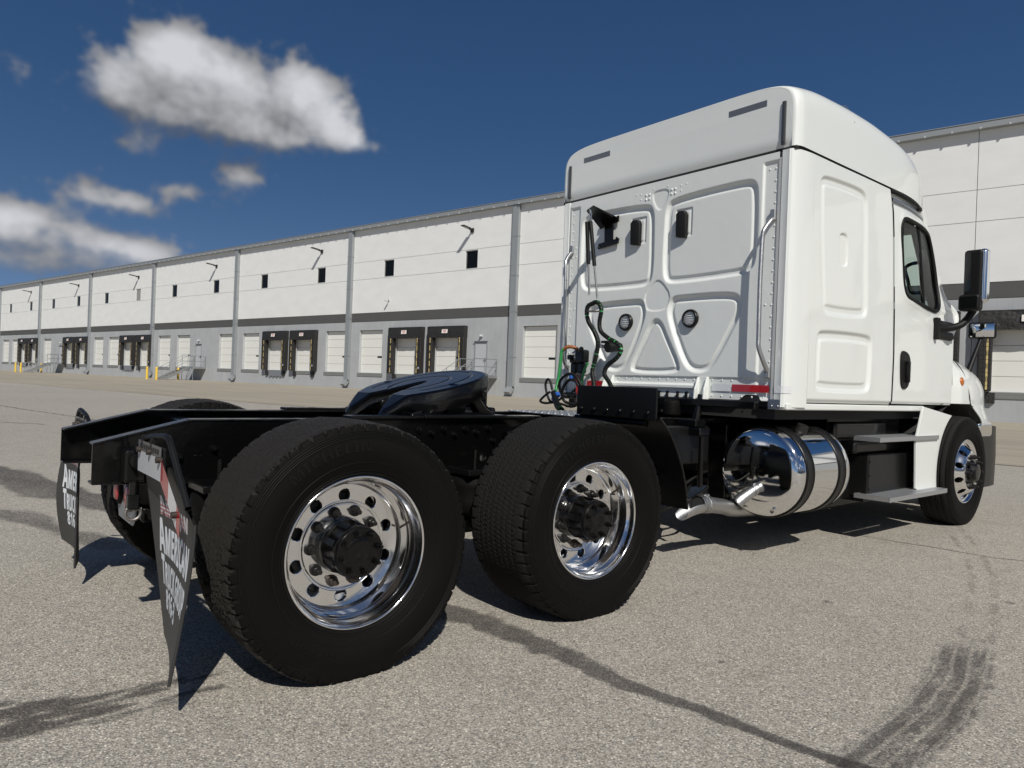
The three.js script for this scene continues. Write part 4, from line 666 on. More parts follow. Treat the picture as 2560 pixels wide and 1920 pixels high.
for (const q of [1, -1]) {
  const g = sheet(170, 230, (u, v) => {
    const y = lerp(1.105, SEAMY - 0.012, v), x = lerp(SX0, DX(y) - 0.008, u);
    let h = pocket(inside(sideUp, x, y), 0.018, 0.030, 0.030, 0.010, 0.022) + pocket(inside(sideSlot, x, y), 0.012, 0.012, 0.5, 0, 0.01) + pocket(inside(sideLow, x, y), 0.020, 0.032, 0.030, 0.011, 0.020);
    h += 0.0030 * fbm(x * 1.7, y * 1.3, 4, 3) + 0.018 * smooth(1.135, 1.105, y) + 0.004 * smooth(DX(y) - 0.03, DX(y) - 0.008, x);
    return [x, y, q * (HW - h)];
  }, null, (p) => [p[0], p[1]]);
  part('side_panel', g, M.white, truck);
  part('side_skirt', [rb(XB + 0.015, 4.70, 1.05, 1.098, q * 1.05, q * 1.135, 0.012, 3), rb(4.71, 5.45, 1.05, 1.102, q * 1.04, q * 1.125, 0.012, 3)], M.white, truck);
}
{ // roof fairing
  const yc = table([3.14, 3.2, 3.35, 3.5, 3.9, 4.3, 4.7, 4.95, 5.2, 5.35, 5.5, 5.62], [3.288, 3.305, 3.335, 3.352, 3.365, 3.358, 3.318, 3.275, 3.205, 3.105, 2.985, 2.87]);
  const ycs = (x) => (yc(x - 0.09) + yc(x - 0.045) + yc(x) + yc(x + 0.045) + yc(x + 0.09)) / 5;
  const e = 8, secN = 120, y0 = SEAMY + 0.004;
  const sec = (x, k) => { const a = k * Math.PI, w = (x < 4.75 ? HW : sideZ(x, SEAMY)) + 0.002, c = Math.cos(a), s = Math.sin(a), yt = ycs(x); return [x, y0 + (yt - y0) * Math.pow(Math.abs(s), 2 / e), w * Math.sign(c) * Math.pow(Math.abs(c), 2 / e)]; };
  const kk = (v) => v; // even steps of the angle crowd the points at the corners, where they are needed
  const rings = []; const fil = 0.06; // rolled rear edge, then the skin running forward
  for (let i = 0; i <= 8; i++) { const a = i / 8 * Math.PI / 2; rings.push([XB + fil * (1 - Math.sin(a)) * 1.3, 1 - 0.040 * (1 - Math.cos(a))]); } rings.reverse();
  const xs = []; for (let i = 1; i <= 60; i++) xs.push(lerp(XB + fil * 1.3, 5.62, i / 60));
  const all = [...rings.reverse().map(([x, sc]) => ({ x, sc })).reverse(), ...xs.map((x) => ({ x, sc: 1 }))].sort((a, b) => a.x - b.x);
  const skin = sheet(secN, all.length - 1, (u, v) => { const r = all[Math.round(v * (all.length - 1))], p = sec(Math.max(r.x, XB + 0.05), kk(u)); return [r.x, y0 + (p[1] - y0) * (1 - (1 - r.sc) * 0.7), p[2] * r.sc]; }, null, (p) => [p[0], p[2]]);
  const r0 = all[0]; // flat back face
  const face = sheet(secN, 14, (u, v) => { const p = sec(XB + 0.05, kk(u)), yy = y0 + (p[1] - y0) * (1 - (1 - r0.sc) * 0.7), cy = y0; const s = v; return [r0.x + 0.016 * smooth(0.06, 0.0, (cy + (yy - cy) * s) - y0) + 0.003 * fbm(p[2] * s * 2, yy * s * 2, 4, 3), cy + (yy - cy) * s, p[2] * r0.sc]; });
  const roof = part('roof_fairing', [skin, face], M.white, truck);
  part('seam_gasket', [rb(XB + 0.010, 4.70, SEAMY - 0.014, SEAMY + 0.008, -1.136, 1.136, 0.006), ...[1, -1].map((q) => tube([4.6, 4.8, 5.0, 5.2, 5.34, 5.44].map((x) => [x, SEAMY - 0.004, q * (sideZ(x, SEAMY) - 0.012)]), 0.010, 30, 6))], M.interior, roof);
  for (const [z0, z1, y1, y2] of [[0.603, 0.909, 3.152, 3.198], [-0.88, -0.565, 3.140, 3.186]]) part('reflective_strip', bx(XB - 0.001, XB + 0.001 + 0.003, y1, y2, z0, z1), M.greyTape, roof);
  for (const q of [1, -1]) part('vertical_marker', [rb(XB - 0.012, XB + 0.006, 2.853, 3.150, q * 1.030, q * 1.058, 0.004), rb(XB - 0.016, XB - 0.010, 2.872, 3.135, q * 1.036, q * 1.053, 0.002)], M.marker, roof);
  part('roof_seam', tube([0.06, 0.2, 0.35, 0.5, 0.65, 0.8, 0.94].map((k) => { const p = sec(3.93, k); return [p[0], p[1] + 0.0005, p[2] * 1.0006]; }), 0.0028, 60, 5), M.greyTape, roof);
}
{ // doors, windows, pillars
  const winO = chaikin([[4.79, 2.46], [4.785, 2.60], [4.84, 2.64], [5.0, 2.64], [5.48, 2.645], [5.60, 2.62], [5.70, 2.47], [5.75, 2.20], [5.72, 2.02], [5.63, 1.945], [5.50, 1.94], [5.05, 1.99], [4.92, 2.01], [4.86, 2.10], [4.83, 2.25]], 2);
  for (const q of [1, -1]) {
    const ztop = (x, y) => sideZ(x, y) - 0.040 * smooth(2.712, 2.724, y);
    const front = (y) => Math.min(XA(y), lerp(6.04, XA(y), smooth(1.75, 2.0, y)));
    const d = part('door', sheet(150, 210, (u, v) => { const y = lerp(1.112, SEAMY - 0.012, v), x = lerp(DX(y) + 0.006, front(y), Math.pow(u, 1)); let h = 0.0030 * fbm(x * 1.8, y * 1.4, 6, 3) + 0.012 * smooth(1.135, 1.112, y); h += 0.010 * smooth(0.10, 0.0, Math.abs(y - 1.80 - 0.02 * x)) * smooth(4.9, 5.3, x); h -= 0.010 * smooth(0.08, 0.02, -inside(winO, x, y)) * smooth(4.75, 4.8, x); return [x, y, q * (ztop(x, y) - h)]; },
      (u, v) => { const y = lerp(1.112, SEAMY - 0.012, v), x = lerp(DX(y) + 0.006, front(y), u); return inside(winO, x, y) < 0; }, (p) => [p[0], p[1]]), M.white, truck);
    part('window_seal', [tube(winO.map(([x, y]) => [x, y, q * (sideZ(x, y) + 0.004)]), 0.017, 160, 7, true)], M.plastic, d);
    const pane = sheet(40, 40, (u, v) => { const x = lerp(4.78, 5.76, u), y = lerp(1.93, 2.65, v); return [x, y, q * (sideZ(x, y) - 0.006)]; }, (u, v) => inside(winO, lerp(4.78, 5.76, u), lerp(1.93, 2.65, v)) > -0.012);
    part('window_pane', pane, M.glass, d);
    part('vent_bar', bar([5.24, 2.64, q * 1.10], [5.36, 1.95, q * 1.125], 0.016), M.plastic, d);
    const hdl = chaikin([[4.86, 1.50], [4.885, 1.548], [4.95, 1.545], [5.02, 1.52], [5.052, 1.44], [5.04, 1.33], [5.015, 1.26], [4.955, 1.238], [4.90, 1.25], [4.875, 1.30]], 2);
    const hg = extr(shape2(hdl), 0.012, 0.005, 2); hg.translate(0, 0, q > 0 ? HW - 0.004 : -HW - 0.008);
    part('door_handle', [hg, rb(4.945, 4.975, 1.29, 1.47, q * (HW + 0.008), q * (HW + 0.045), 0.012, 3), ball([4.96, 1.385, q * (HW + 0.022)], 0.02, 12, 4.2)], M.plastic, d);
    part('shut_line', [tube([1.112, 1.4, 1.7, 2.0, 2.3, 2.55, 2.8].map((y) => [DX(y) - 0.001, y, q * (HW - 0.013)]), 0.008, 50, 5), tube([[6.011, 1.80, q * 1.131], [6.02, 1.633, q * 1.131], [6.04, 1.452, q * 1.131], [6.051, 1.237, q * 1.131], [5.969, 1.15, q * 1.131], [5.80, 1.117, q * 1.132]], 0.005, 40, 5)], M.interior, d);
    // front corner of the cab: pillar from windscreen to cowl
    part('windscreen_pillar', [tube([1.75, 1.95, 2.1, 2.3, 2.5, 2.7, 2.85].map((y) => [front(y) - 0.02, y, q * (sideZ(front(y) - 0.03, y) - 0.035)]), 0.042, 40, 8)], M.white, truck);
    part('rain_channel', tube([4.64, 4.9, 5.2, 5.4, 5.5].map((x) => [x, 2.755, q * (sideZ(x, 2.755) - 0.035)]), 0.028, 30, 6), M.greyTape, d);
  }
  // windscreen and interior
  part('windscreen', sheet(24, 14, (u, v) => { const z = lerp(-1, 1, u), y = lerp(1.82, 2.86, v), xe = XA(y) - 0.02; return [xe + 0.28 * (1 - z * z) * lerp(1.0, 0.55, v), y, z * 0.99]; }), M.glass, truck);
  const cab = group('cab_interior', truck);
  part('headliner', sheet(16, 8, (u, v) => { const x = lerp(3.3, 5.50, u), w = Math.min(1.09, sideZ(x, 2.79) - 0.06); return [x, 2.79, lerp(-w, w, v)]; }), M.cabTrim, cab);
  part('floor', [bx(3.3, 6.1, 1.06, 1.10, -1.03, 1.03), bx(3.2, 3.24, 1.1, 2.8, -1.0, 1.0)], M.cabTrim, cab);
  part('sleeper_curtain', [bx(4.60, 4.62, 1.1, 2.78, -1.08, 1.08)], M.cabTrim, cab);
  part('dashboard', [rb(5.55, 6.25, 1.2, 1.83, -1.0, 1.0, 0.08), rb(5.35, 5.6, 1.3, 1.88, -0.95, -0.3, 0.06)], M.cabTrim, cab);
  part('side_trim', [bx(4.7, 6.0, 1.12, 1.90, 1.06, 1.08), bx(4.7, 6.0, 1.12, 1.90, -1.08, -1.06)], M.cabTrim, cab);
  for (const z of [0.55, -0.55]) part('seat', [rb(4.75, 5.15, 1.45, 1.60, z - 0.26, z + 0.26, 0.05), rb(4.68, 4.82, 1.55, 2.20, z - 0.24, z + 0.24, 0.05), rb(4.70, 4.80, 2.2, 2.36, z - 0.13, z + 0.13, 0.04)], M.cabTrim, cab);
  const sw = new THREE.TorusGeometry(0.22, 0.018, 8, 30); sw.rotateY(Math.PI / 2); sw.rotateZ(0.5); sw.translate(5.25, 1.86, -0.55); part('steering_wheel', sw, M.interior, cab);
  part('pillar_grab_handle', tube([[5.80, 2.432, 0.96], [5.80, 2.425, 0.84], [5.80, 2.385, 0.785], [5.80, 2.28, 0.81], [5.80, 2.18, 0.835], [5.80, 2.15, 0.87], [5.80, 2.15, 0.96]], 0.017, 50, 8), M.plastic, cab);
  part('pillar_trim', [...[1, -1].map((q) => tube([1.85, 2.1, 2.4, 2.7].map((y) => [XA(y) - 0.07, y, q * 0.965]), 0.05, 20, 8)), rb(5.05, 5.45, 2.62, 2.78, -1.0, 1.0, 0.03)], M.cabTrim, cab);
}
{ // hood with fenders, bumper
  const W = (x) => (x < 6.2 ? lerp(1.136, 1.17, clamp((x - 6.03) / 0.17)) : 1.17 - 0.1287 * (x - 6.2) ** 2) - 0.22 * smooth(7.42, 7.62, x), Yt = table([6.0, 6.3, 6.8, 7.4, 7.6], [1.83, 1.74, 1.67, 1.60, 1.50]);
  const ya = (x) => x < 6.46 ? 1.128 : Math.max(0.70, 0.5 + Math.sqrt(Math.max(0, 0.68 * 0.68 - (x - 6.21) ** 2)));
  const pt = (x, k) => { // k: 0 at the lower right edge, 1 at the lower left edge
    const s = k < 0.5 ? 1 : -1, t = k < 0.5 ? k * 2 : (1 - k) * 2, w = W(x), lo = ya(x);
    if (t < 0.25) { const y = lerp(lo, 1.13, t / 0.25); return [x, y, s * w * (1 + 0.045 * smooth(1.13, 0.95, y) - 0.015 * smooth(0.95, 0.70, y))]; }
    const a = (t - 0.25) / 0.75 * Math.PI / 2, n = 3; return [x, 1.13 + (Yt(x) - 1.13) * Math.pow(Math.sin(a), 2 / n), s * w * Math.pow(Math.cos(a), 2 / n)];
  };
  const hood = part('hood', [sheet(72, 64, (u, v) => pt(lerp(6.03, 7.62, v), u))], M.white, truck);
  const front = sheet(24, 10, (u, v) => { const p = pt(7.62, u); return [7.62, lerp(0.75, p[1], v), p[2]]; }); part('grille', front, M.satin, hood);
  for (const q of [1, -1]) {
    const k = (x, t) => { const p = pt(x, t); return [p[0], p[1], q * (p[2] + 0.0005)]; };
    part('hood_shut_line', tube([[6.30, 0.42], [6.35, 0.30], [6.37, 0.22], [6.40, 0.14], [6.45, 0.06], [6.53, 0.01]].map(([x, t]) => k(x, t)), 0.005, 40, 5), M.interior, hood);
    part('wheel_arch_lip', tube([...Array(16)].map((_, i) => { const x = lerp(6.46, 6.885, i / 15), p = pt(x, 0); return [p[0], p[1], q * (p[2] - 0.004)]; }), 0.008, 40, 6), M.white, hood);
    const am = latheZ([[0, 0.022], [0.02, 0.020], [0.036, 0.010], [0.040, 0]], 20); am.scale(1, 1.12, q); am.translate(6.225, 1.334, q * (W(6.225) * 0.985)); part('amber_marker', am, M.amber, hood);
    part('wheel_liner', [sheet(20, 6, (u, v) => { const a = lerp(0.1, 2.9, u); return [6.21 + 0.66 * Math.cos(a), 0.5 + 0.66 * Math.sin(a) * 0.96, q * lerp(0.7, 1.12, v)]; }), bx(5.6, 6.9, 0.6, 1.1, q * 0.69, q * 0.70)], M.liner, hood);
    // white splash panel behind the front tyre
    const spl = []; for (let i = 0; i <= 14; i++) { const a = lerp(Math.PI * 0.655, Math.PI * 1.075, i / 14); spl.push([6.21 + 0.585 * Math.cos(a), 0.5 + 0.585 * Math.sin(a)]); }
    spl.push([5.34, 0.34], [5.20, 0.40], [5.17, 0.80], [5.30, 1.09]); const sg = extr(shape2(spl), 0.012, 0.004, 2); sg.translate(0, 0, q > 0 ? 1.165 : -1.177);
    part('splash_panel', [sg, sheet(18, 4, (u, v) => { const a = lerp(Math.PI * 0.655, Math.PI * 1.075, u); return [6.21 + 0.585 * Math.cos(a) - 0.004, 0.5 + 0.585 * Math.sin(a), q * lerp(0.75, 1.176, v)]; })], M.white, truck);
  }
  const bp = part('bumper', [sheet(40, 10, (u, v) => { const a = lerp(-1, 1, u), y = lerp(0.30, 0.90, v); const z = Math.sign(a) * 1.17 * Math.pow(Math.sin(Math.abs(a) * Math.PI / 2), 0.55), x = 6.78 + 0.95 * Math.pow(Math.cos(a * Math.PI / 2), 0.5); return [x - 0.05 * Math.abs(v - 0.5), y, z]; })], M.satin, truck);
  for (const q of [1, -1]) part('bumper_end', [rb(6.68, 7.04, 0.80, 0.955, q * 1.04, q * 1.185, 0.04, 3)], M.chrome, bp);
  part('cowl_vent', [rb(6.05, 6.45, 1.55, 1.76, -0.95, 0.95, 0.05)], M.plastic, truck);
}
{ // mirrors
  for (const q of [1, -1]) {
    const m = group('door_mirror', truck), Zq = (a) => q * a;
    part('mirror_housing', [rb(5.80, 5.90, 2.02, 2.50, Zq(1.275), Zq(1.425), 0.03, 3), rb(5.76, 5.88, 1.955, 2.10, Zq(1.25), Zq(1.42), 0.03, 3)], M.plastic, m);
    part('chrome_shell', [rb(5.815, 5.93, 2.03, 2.505, Zq(1.388), Zq(1.452), 0.028, 3)], M.chrome, m);
    part('mirror_glass', [bx(5.7985, 5.7995, 2.13, 2.48, Zq(1.285), Zq(1.335))], M.mirror, m); part('wide_angle_glass', [bx(5.7585, 5.7595, 1.975, 2.08, Zq(1.265), Zq(1.405))], M.darkGlass, m);
    part('mirror_arm', [tube([[5.62, 1.79, Zq(1.15)], [5.72, 1.80, Zq(1.20)], [5.82, 1.84, Zq(1.27)], [5.88, 1.95, Zq(1.33)], [5.87, 2.05, Zq(1.36)]], 0.032, 40, 10)], M.plastic, m);
    part('arm_base', [rb(5.54, 5.60, 1.69, 1.885, Zq(1.135), Zq(1.185), 0.015), rb(5.56, 5.98, 1.70, 1.78, Zq(1.10), Zq(1.165), 0.03), rb(5.56, 6.0, 1.80, 1.875, Zq(1.09), Zq(1.16), 0.03)], M.plastic, m);
    const h = group('hood_mirror', truck);
    const turn = (g) => { g.rotateZ(0.05); g.rotateY(q * 0.27); g.translate(7.03, 1.885, Zq(1.06)); return g; }; // turned out towards the lane
    part('mirror_housing', turn(rb(-0.03, 0.03, -0.085, 0.085, -0.122, 0.122, 0.045, 4)), M.plastic, h);
    part('mirror_glass', turn(sheet(16, 12, (u, v) => { const b = lerp(-1, 1, u), a = lerp(-1, 1, v); return [-0.043 + 0.005 * (a * a + b * b), a * 0.066, b * 0.102]; })), M.mirror, h);
    part('mirror_arm', [bar([6.83, 1.42, Zq(1.0)], [7.03, 1.80, Zq(1.05)], 0.030, 0.018)], M.plastic, h);
  }
}
{ // steps, battery box under the doors
  for (const q of [1, -1]) {
    for (const [y, z0, z1, x0, x1] of [[0.845, 0.99, 1.20, 4.44, 5.61], [0.385, 1.0, 1.28, 4.46, 5.61]]) {
      const s = group('entry_step', truck), holes = []; for (let i = 0; i < 22; i++) for (const f of [0.30, 0.62]) holes.push(ring(x0 + 0.07 + i * (x1 - x0 - 0.14) / 21, lerp(z0, z1, f), 0.017, 8, 0.011));
      const top = extr(shape2([[x0, z0], [x1, z0], [x1, z1], [x0, z1]], holes), 0.004); top.rotateX(Math.PI / 2); const tg = q > 0 ? top : mirrorZ(top); tg.translate(0, y, 0); part('grip_plate', tg, M.aluTread, s);
      const bumps = []; for (let i = 0; i < 44; i++) for (let j = 0; j < 4; j++) { const g = new THREE.ConeGeometry(0.0075, 0.007, 5); g.translate(x0 + 0.035 + i * (x1 - x0 - 0.07) / 43, y + 0.0035, q * lerp(z0 + 0.025, z1 - 0.02, (j + (i % 2) * 0.3) / 3.6)); bumps.push(g); }
      part('grip_teeth', bumps, M.aluTread, s).userData.kind = 'stuff';
      part('step_frame', [rb(x0, x1, y - 0.038, y - 0.001, q * (z1 - 0.012), q * z1, 0.004), bx(x0, x0 + 0.012, y - 0.036, y - 0.0045, q * z0, q * (z1 - 0.012)), bx(x1 - 0.012, x1, y - 0.036, y - 0.0045, q * z0, q * (z1 - 0.012))], M.aluTread, s);
    }
    const b = group('battery_box', truck);
    part('box', [rb(4.50, 5.38, 0.36, 0.70, q * 0.55, q * 1.09, 0.02, 2), bx(4.52, 5.36, 0.315, 0.37, q * 0.6, q * 1.05)], M.satin, b);
    part('box_lid', [rb(4.12, 5.02, 0.82, 0.955, q * 0.60, q * 1.0, 0.03, 2), rb(4.35, 5.45, 0.70, 0.80, q * 0.55, q * 1.05, 0.03, 2)], M.black, b);
    part('backing_plate', bx(4.10, 5.40, 0.34, 0.98, q * 0.93, q * 0.94), M.satin, b);
    part('box_bolts', [4.52, 4.52, 4.52, 5.36, 5.36, 5.36].map((x, i) => ball([x, 0.42 + 0.11 * (i % 3), q * 1.09], 0.010, 8)), M.black, b);
    part('air_cleaner_hose', [(() => { const g = new THREE.TorusGeometry(0.07, 0.014, 8, 24); g.rotateY(Math.PI / 2); g.translate(4.30, 0.52, q * 0.95); return g; })(), bar([4.30, 0.52, q * 0.95], [4.30, 0.52, q * 0.6], 0.05)], M.black, b);
    part('under_tray', [rb(4.05, 5.5, 0.24, 0.34, q * 0.45, q * 0.85, 0.03)], M.black, truck);
  }
  part('cab_underside', [bx(3.2, 6.0, 0.98, 1.05, -1.02, 1.02)], M.interior, truck);
  part('engine_block', [rb(5.3, 7.2, 0.55, 1.45, -0.42, 0.42, 0.08)], M.interior, truck);
}
{ // back-of-cab gear: grab handles, hose hanger, hoses, air couplings, cab shocks
  for (const q of [1, -1]) {
    const h = group('grab_handle', truck), z = q * 0.988;
    part('tube', tube([[XB + 0.005, 2.36, z], [XB - 0.03, 2.34, z], [XB - 0.085, 2.27, q * 0.975], [XB - 0.09, 2.20, q * 0.967], [XB - 0.09, 1.9, q * 0.962], [XB - 0.09, 1.55, q * 0.966], [XB - 0.088, 1.47, q * 0.968], [XB - 0.055, 1.38, q * 0.985], [XB - 0.01, 1.32, z], [XB + 0.006, 1.305, z]], 0.0155, 90, 12, false, 0.4), M.alu, h);
    part('mount', rb(XB - 0.012, XB + 0.01, 2.345, 2.425, z - 0.02, z + 0.02, 0.008), M.galv, h); part('mount', rb(XB - 0.012, XB + 0.01, 1.262, 1.345, z - 0.02, z + 0.02, 0.008), M.galv, h);
    const c = group('cab_shock', truck); // white hanger and black damper at the lower edge of the back wall
    part('hanger', [0.425, 0.505].map((zz, i) => { const g = extr(shape2([[0, 1.10], [0.058, 1.10], [0.052, 1.17], [0.02, 1.255], [0, 1.262]].map(([a, y]) => [-a, y])), 0.008, 0.003); g.translate(XB + 0.004, 0, q > 0 ? zz : -zz - 0.008); return g; }).concat([rb(XB - 0.004, XB + 0.006, 1.10, 1.265, q * 0.43, q * 0.51, 0.003)]), M.whiteBack, c);
    part('damper', [bar([XB - 0.04, 1.13, q * 0.485], [XB - 0.07, 0.98, q * 0.475], 0.026, 0.026, 14), bar([XB - 0.07, 1.0, q * 0.475], [XB - 0.08, 0.88, q * 0.47], 0.034, 0.034, 14), rb(XB - 0.13, XB - 0.02, 0.88, 0.90, q * 0.42, q * 0.55, 0.006)], M.black, c);
  }
  for (const z of [0.26, -0.26]) part('cab_air_spring', lathe([[0.0, 0.955], [0.062, 0.957], [0.07, 0.98], [0.064, 1.02], [0.068, 1.06], [0.055, 1.085], [0, 1.088]], 24).translate(3.05, 0, z), M.rubber, truck);
  part('cab_crossbeam', [rb(3.06, 3.12, 1.045, 1.10, -0.95, 0.95, 0.01), ...[0.06, 0.14, 0.24, 0.32, -0.1, -0.2].map((z) => bx(3.12, 3.14, 1.09, 1.15, z, z + 0.012))], M.black, truck);
  const hb = group('hose_hanger', truck); // black bracket with a jib; two springs carry the hoses
  const plate = extr(shape2([[-0.655, 2.350], [-0.425, 2.372], [-0.420, 2.412], [-0.487, 2.408], [-0.492, 2.545], [-0.430, 2.555], [-0.430, 2.605], [-0.64, 2.575], [-0.645, 2.530], [-0.585, 2.535], [-0.580, 2.400], [-0.650, 2.392]].map(([z, y]) => [-z, y])), 0.008, 0.002); plate.rotateY(Math.PI / 2); plate.translate(XB - 0.012, 0, 0);
  const TIP = V(2.80, 2.612, -0.448);
  const jib = new THREE.BufferGeometry(); { const P = [[XB - 0.012, 2.60, -0.455], [XB - 0.012, 2.525, -0.62], [2.80, 2.625, -0.405], [2.80, 2.600, -0.475]], th = V(0.004, 0.012, 0.004); const a = [], I = [0, 1, 3, 0, 3, 2, 4, 7, 5, 4, 6, 7, 0, 4, 5, 0, 5, 1, 1, 5, 7, 1, 7, 3, 3, 7, 6, 3, 6, 2, 2, 6, 4, 2, 4, 0]; for (const p of P) a.push(...p); for (const p of P) a.push(p[0] - th.x, p[1] - th.y, p[2] - th.z); jib.setAttribute('position', new THREE.Float32BufferAttribute(a, 3)); jib.setIndex(I); jib.computeVertexNormals(); }
  part('bracket', [plate, toCreasedNormals(jib, 0.3), ...[[2.36, -0.64], [2.415, -0.435], [2.565, -0.615], [2.59, -0.445]].map(([y, z]) => ball([XB - 0.018, y, z], 0.011, 8))], M.black, hb);
  const s0 = V(2.80, 2.50, -0.472), s1 = V(2.80, 2.50, -0.432), e0 = V(2.80, 1.88, -0.41), e1 = V(2.80, 1.845, -0.318);
  for (const [a, b] of [[s0, e0], [s1, e1]]) {
    const at = (t) => a.clone().lerp(b, t), pts = []; for (let i = 0; i <= 200; i++) { const t = lerp(0.55, 0.97, i / 200), p = at(t), w = i * 0.9; p.x += 0.0085 * Math.cos(w); p.z += 0.0085 * Math.sin(w); pts.push(p); }
    part('spring_sleeve', bar(a, at(0.56), 0.0165, 0.0160, 14), M.plastic, hb); part('spring', [new THREE.TubeGeometry(new THREE.CatmullRomCurve3(pts), 700, 0.0024, 4), bar(at(0.55), at(0.93), 0.0065, 0.0065, 8)], M.galv, hb);
    part('snap_hook', tube([TIP, a.clone().lerp(TIP, 0.6).add(V(0.01, 0, 0.008)), a.clone().add(V(0, 0.02, 0))], 0.004, 12, 6), M.chrome, hb);
  }
  const wrap = (pts, r, name, green) => { // hose in a black spiral wrap; the green cable shows through the turns
    const c = new THREE.CatmullRomCurve3(pts.map(vec)), L = c.getLength(), n = Math.round(L / 0.028), h = group(name, truck); part('cable', new THREE.TubeGeometry(c, 140, r * 0.86, 10), green ? M.green : M.plastic, h);
    const segs = []; for (let i = 0; i < n; i++) { const gap = green && N3(i * 1.7, r * 90, 3) > 0.38 ? 0.38 : 0.05, a = c.getPointAt(i / n), b = c.getPointAt(Math.min(1, (i + 1 - gap) / n)); segs.push(bar(a, b, r * 1.0, r * 1.06, 12, true)); }
    part('spiral_wrap', segs, M.plastic, h); return h;
  };
  wrap([[2.82, 1.835, -0.375], [2.80, 1.81, -0.425], [2.80, 1.74, -0.432], [2.81, 1.68, -0.418], [2.82, 1.60, -0.36], [2.83, 1.52, -0.328], [2.83, 1.39, -0.345], [2.82, 1.29, -0.366], [2.80, 1.18, -0.325], [2.76, 1.02, -0.27]], 0.0180, 'trailer_hose', true);
  wrap([[2.82, 1.84, -0.38], [2.82, 1.835, -0.33], [2.82, 1.78, -0.293], [2.82, 1.68, -0.309], [2.82, 1.61, -0.295], [2.83, 1.55, -0.22], [2.84, 1.50, -0.12], [2.84, 1.45, -0.085], [2.83, 1.39, -0.12], [2.82, 1.33, -0.205], [2.81, 1.27, -0.226], [2.80, 1.17, -0.14], [2.76, 1.04, -0.08]], 0.0172, 'trailer_hose', true);
  part('hose_clamp', [(() => { const g = new THREE.TorusGeometry(0.03, 0.006, 6, 20); g.scale(1.6, 1, 1); g.rotateX(Math.PI / 2); g.rotateY(Math.PI / 2); g.translate(2.80, 1.765, -0.36); return g; })()], M.steel, truck);
  // air couplings on their post, plug socket, looped lines
  const gh = group('air_coupling', truck);
  part('coupling_head', [rb(3.0, 3.06, 1.27, 1.36, -0.815, -0.75, 0.015), rb(3.0, 3.06, 1.27, 1.36, -0.73, -0.665, 0.015), rb(2.985, 3.07, 1.355, 1.40, -0.82, -0.75, 0.02), rb(2.985, 3.08, 1.36, 1.475, -0.75, -0.655, 0.02), bar([3.0, 1.46, -0.70], [2.98, 1.48, -0.66], 0.02), rb(2.97, 3.02, 1.385, 1.43, -0.83, -0.78, 0.012)], M.black, gh);
  part('post', [rb(3.02, 3.05, 1.02, 1.30, -0.75, -0.70, 0.01), bar([3.03, 1.28, -0.78], [3.03, 1.20, -0.78], 0.014), bar([3.03, 1.28, -0.70], [3.03, 1.20, -0.70], 0.014)], M.steel, gh);
  part('blue_collar', [bar([2.99, 1.255, -0.785], [2.99, 1.215, -0.782], 0.020, 0.020, 12), (() => { const g = rb(-0.02, 0.02, -0.045, 0.045, -0.02, 0.02, 0.008); g.rotateX(0.75); g.translate(2.86, 1.06, -0.83); return g; })()], M.blue, gh);
  part('red_collar', [bar([2.99, 1.255, -0.705], [2.99, 1.09, -0.70], 0.015, 0.015, 12)], M.red, gh);
  const line = (name, pts, r, m) => part(name, tube(pts, r, pts.length * 12, 8), m, truck);
  line('green_cable', [[2.95, 1.485, -0.83], [2.94, 1.455, -0.862], [2.94, 1.40, -0.87], [2.94, 1.30, -0.88], [2.93, 1.20, -0.885], [2.90, 1.12, -0.875], [2.86, 1.08, -0.85]], 0.0145, M.green);
  line('orange_boot', [[3.02, 1.478, -0.745], [2.98, 1.497, -0.775], [2.955, 1.492, -0.815], [2.947, 1.472, -0.845]], 0.0155, M.orange);
  part('cable_plug', [bar([3.03, 1.47, -0.735], [2.99, 1.435, -0.77], 0.021, 0.019, 12)], M.alu, truck);
  line('green_cable', [[3.0, 1.36, -0.60], [2.99, 1.30, -0.625], [2.98, 1.22, -0.638], [2.96, 1.15, -0.62], [2.93, 1.10, -0.60]], 0.0115, M.green);
  line('black_air_line', [[2.98, 1.06, -0.79], [2.93, 1.10, -0.84], [2.9, 1.19, -0.83], [2.9, 1.255, -0.745], [2.91, 1.25, -0.66], [2.92, 1.17, -0.59], [2.93, 1.08, -0.57]], 0.0125, M.plastic);
  line('black_air_line', [[2.96, 1.0, -0.70], [2.92, 1.03, -0.79], [2.90, 1.13, -0.79], [2.9, 1.205, -0.72], [2.91, 1.20, -0.65], [2.92, 1.13, -0.60], [2.92, 1.05, -0.58], [2.92, 0.99, -0.66], [2.92, 0.985, -0.76]], 0.0125, M.plastic);
  line('black_air_line', [[2.88, 1.12, -0.90], [2.88, 1.19, -0.93], [2.88, 1.21, -0.965], [2.88, 1.16, -0.99], [2.88, 1.08, -0.965], [2.88, 1.02, -0.92], [2.89, 1.02, -0.86], [2.9, 1.05, -0.80]], 0.0105, M.plastic);
  line('black_air_line', [[2.88, 1.10, -0.93], [2.87, 1.06, -0.99], [2.87, 1.015, -1.04], [2.87, 1.0, -0.97], [2.88, 1.01, -0.88], [2.9, 1.0, -0.80], [2.92, 0.98, -0.7]], 0.0105, M.plastic);
  wrap([[2.86, 1.10, -0.86], [2.83, 1.04, -0.80], [2.78, 0.99, -0.72], [2.72, 0.965, -0.62], [2.62, 0.96, -0.50]], 0.026, 'trailer_hose', true);
  part('plug_socket', [bar([XB + 0.02, 1.50, -0.385], [3.06, 1.495, -0.395], 0.035, 0.042, 16), bar([3.06, 1.495, -0.395], [3.02, 1.49, -0.40], 0.047, 0.044, 16), rb(3.0, 3.08, 1.525, 1.545, -0.46, -0.38, 0.008)], M.plastic, truck);
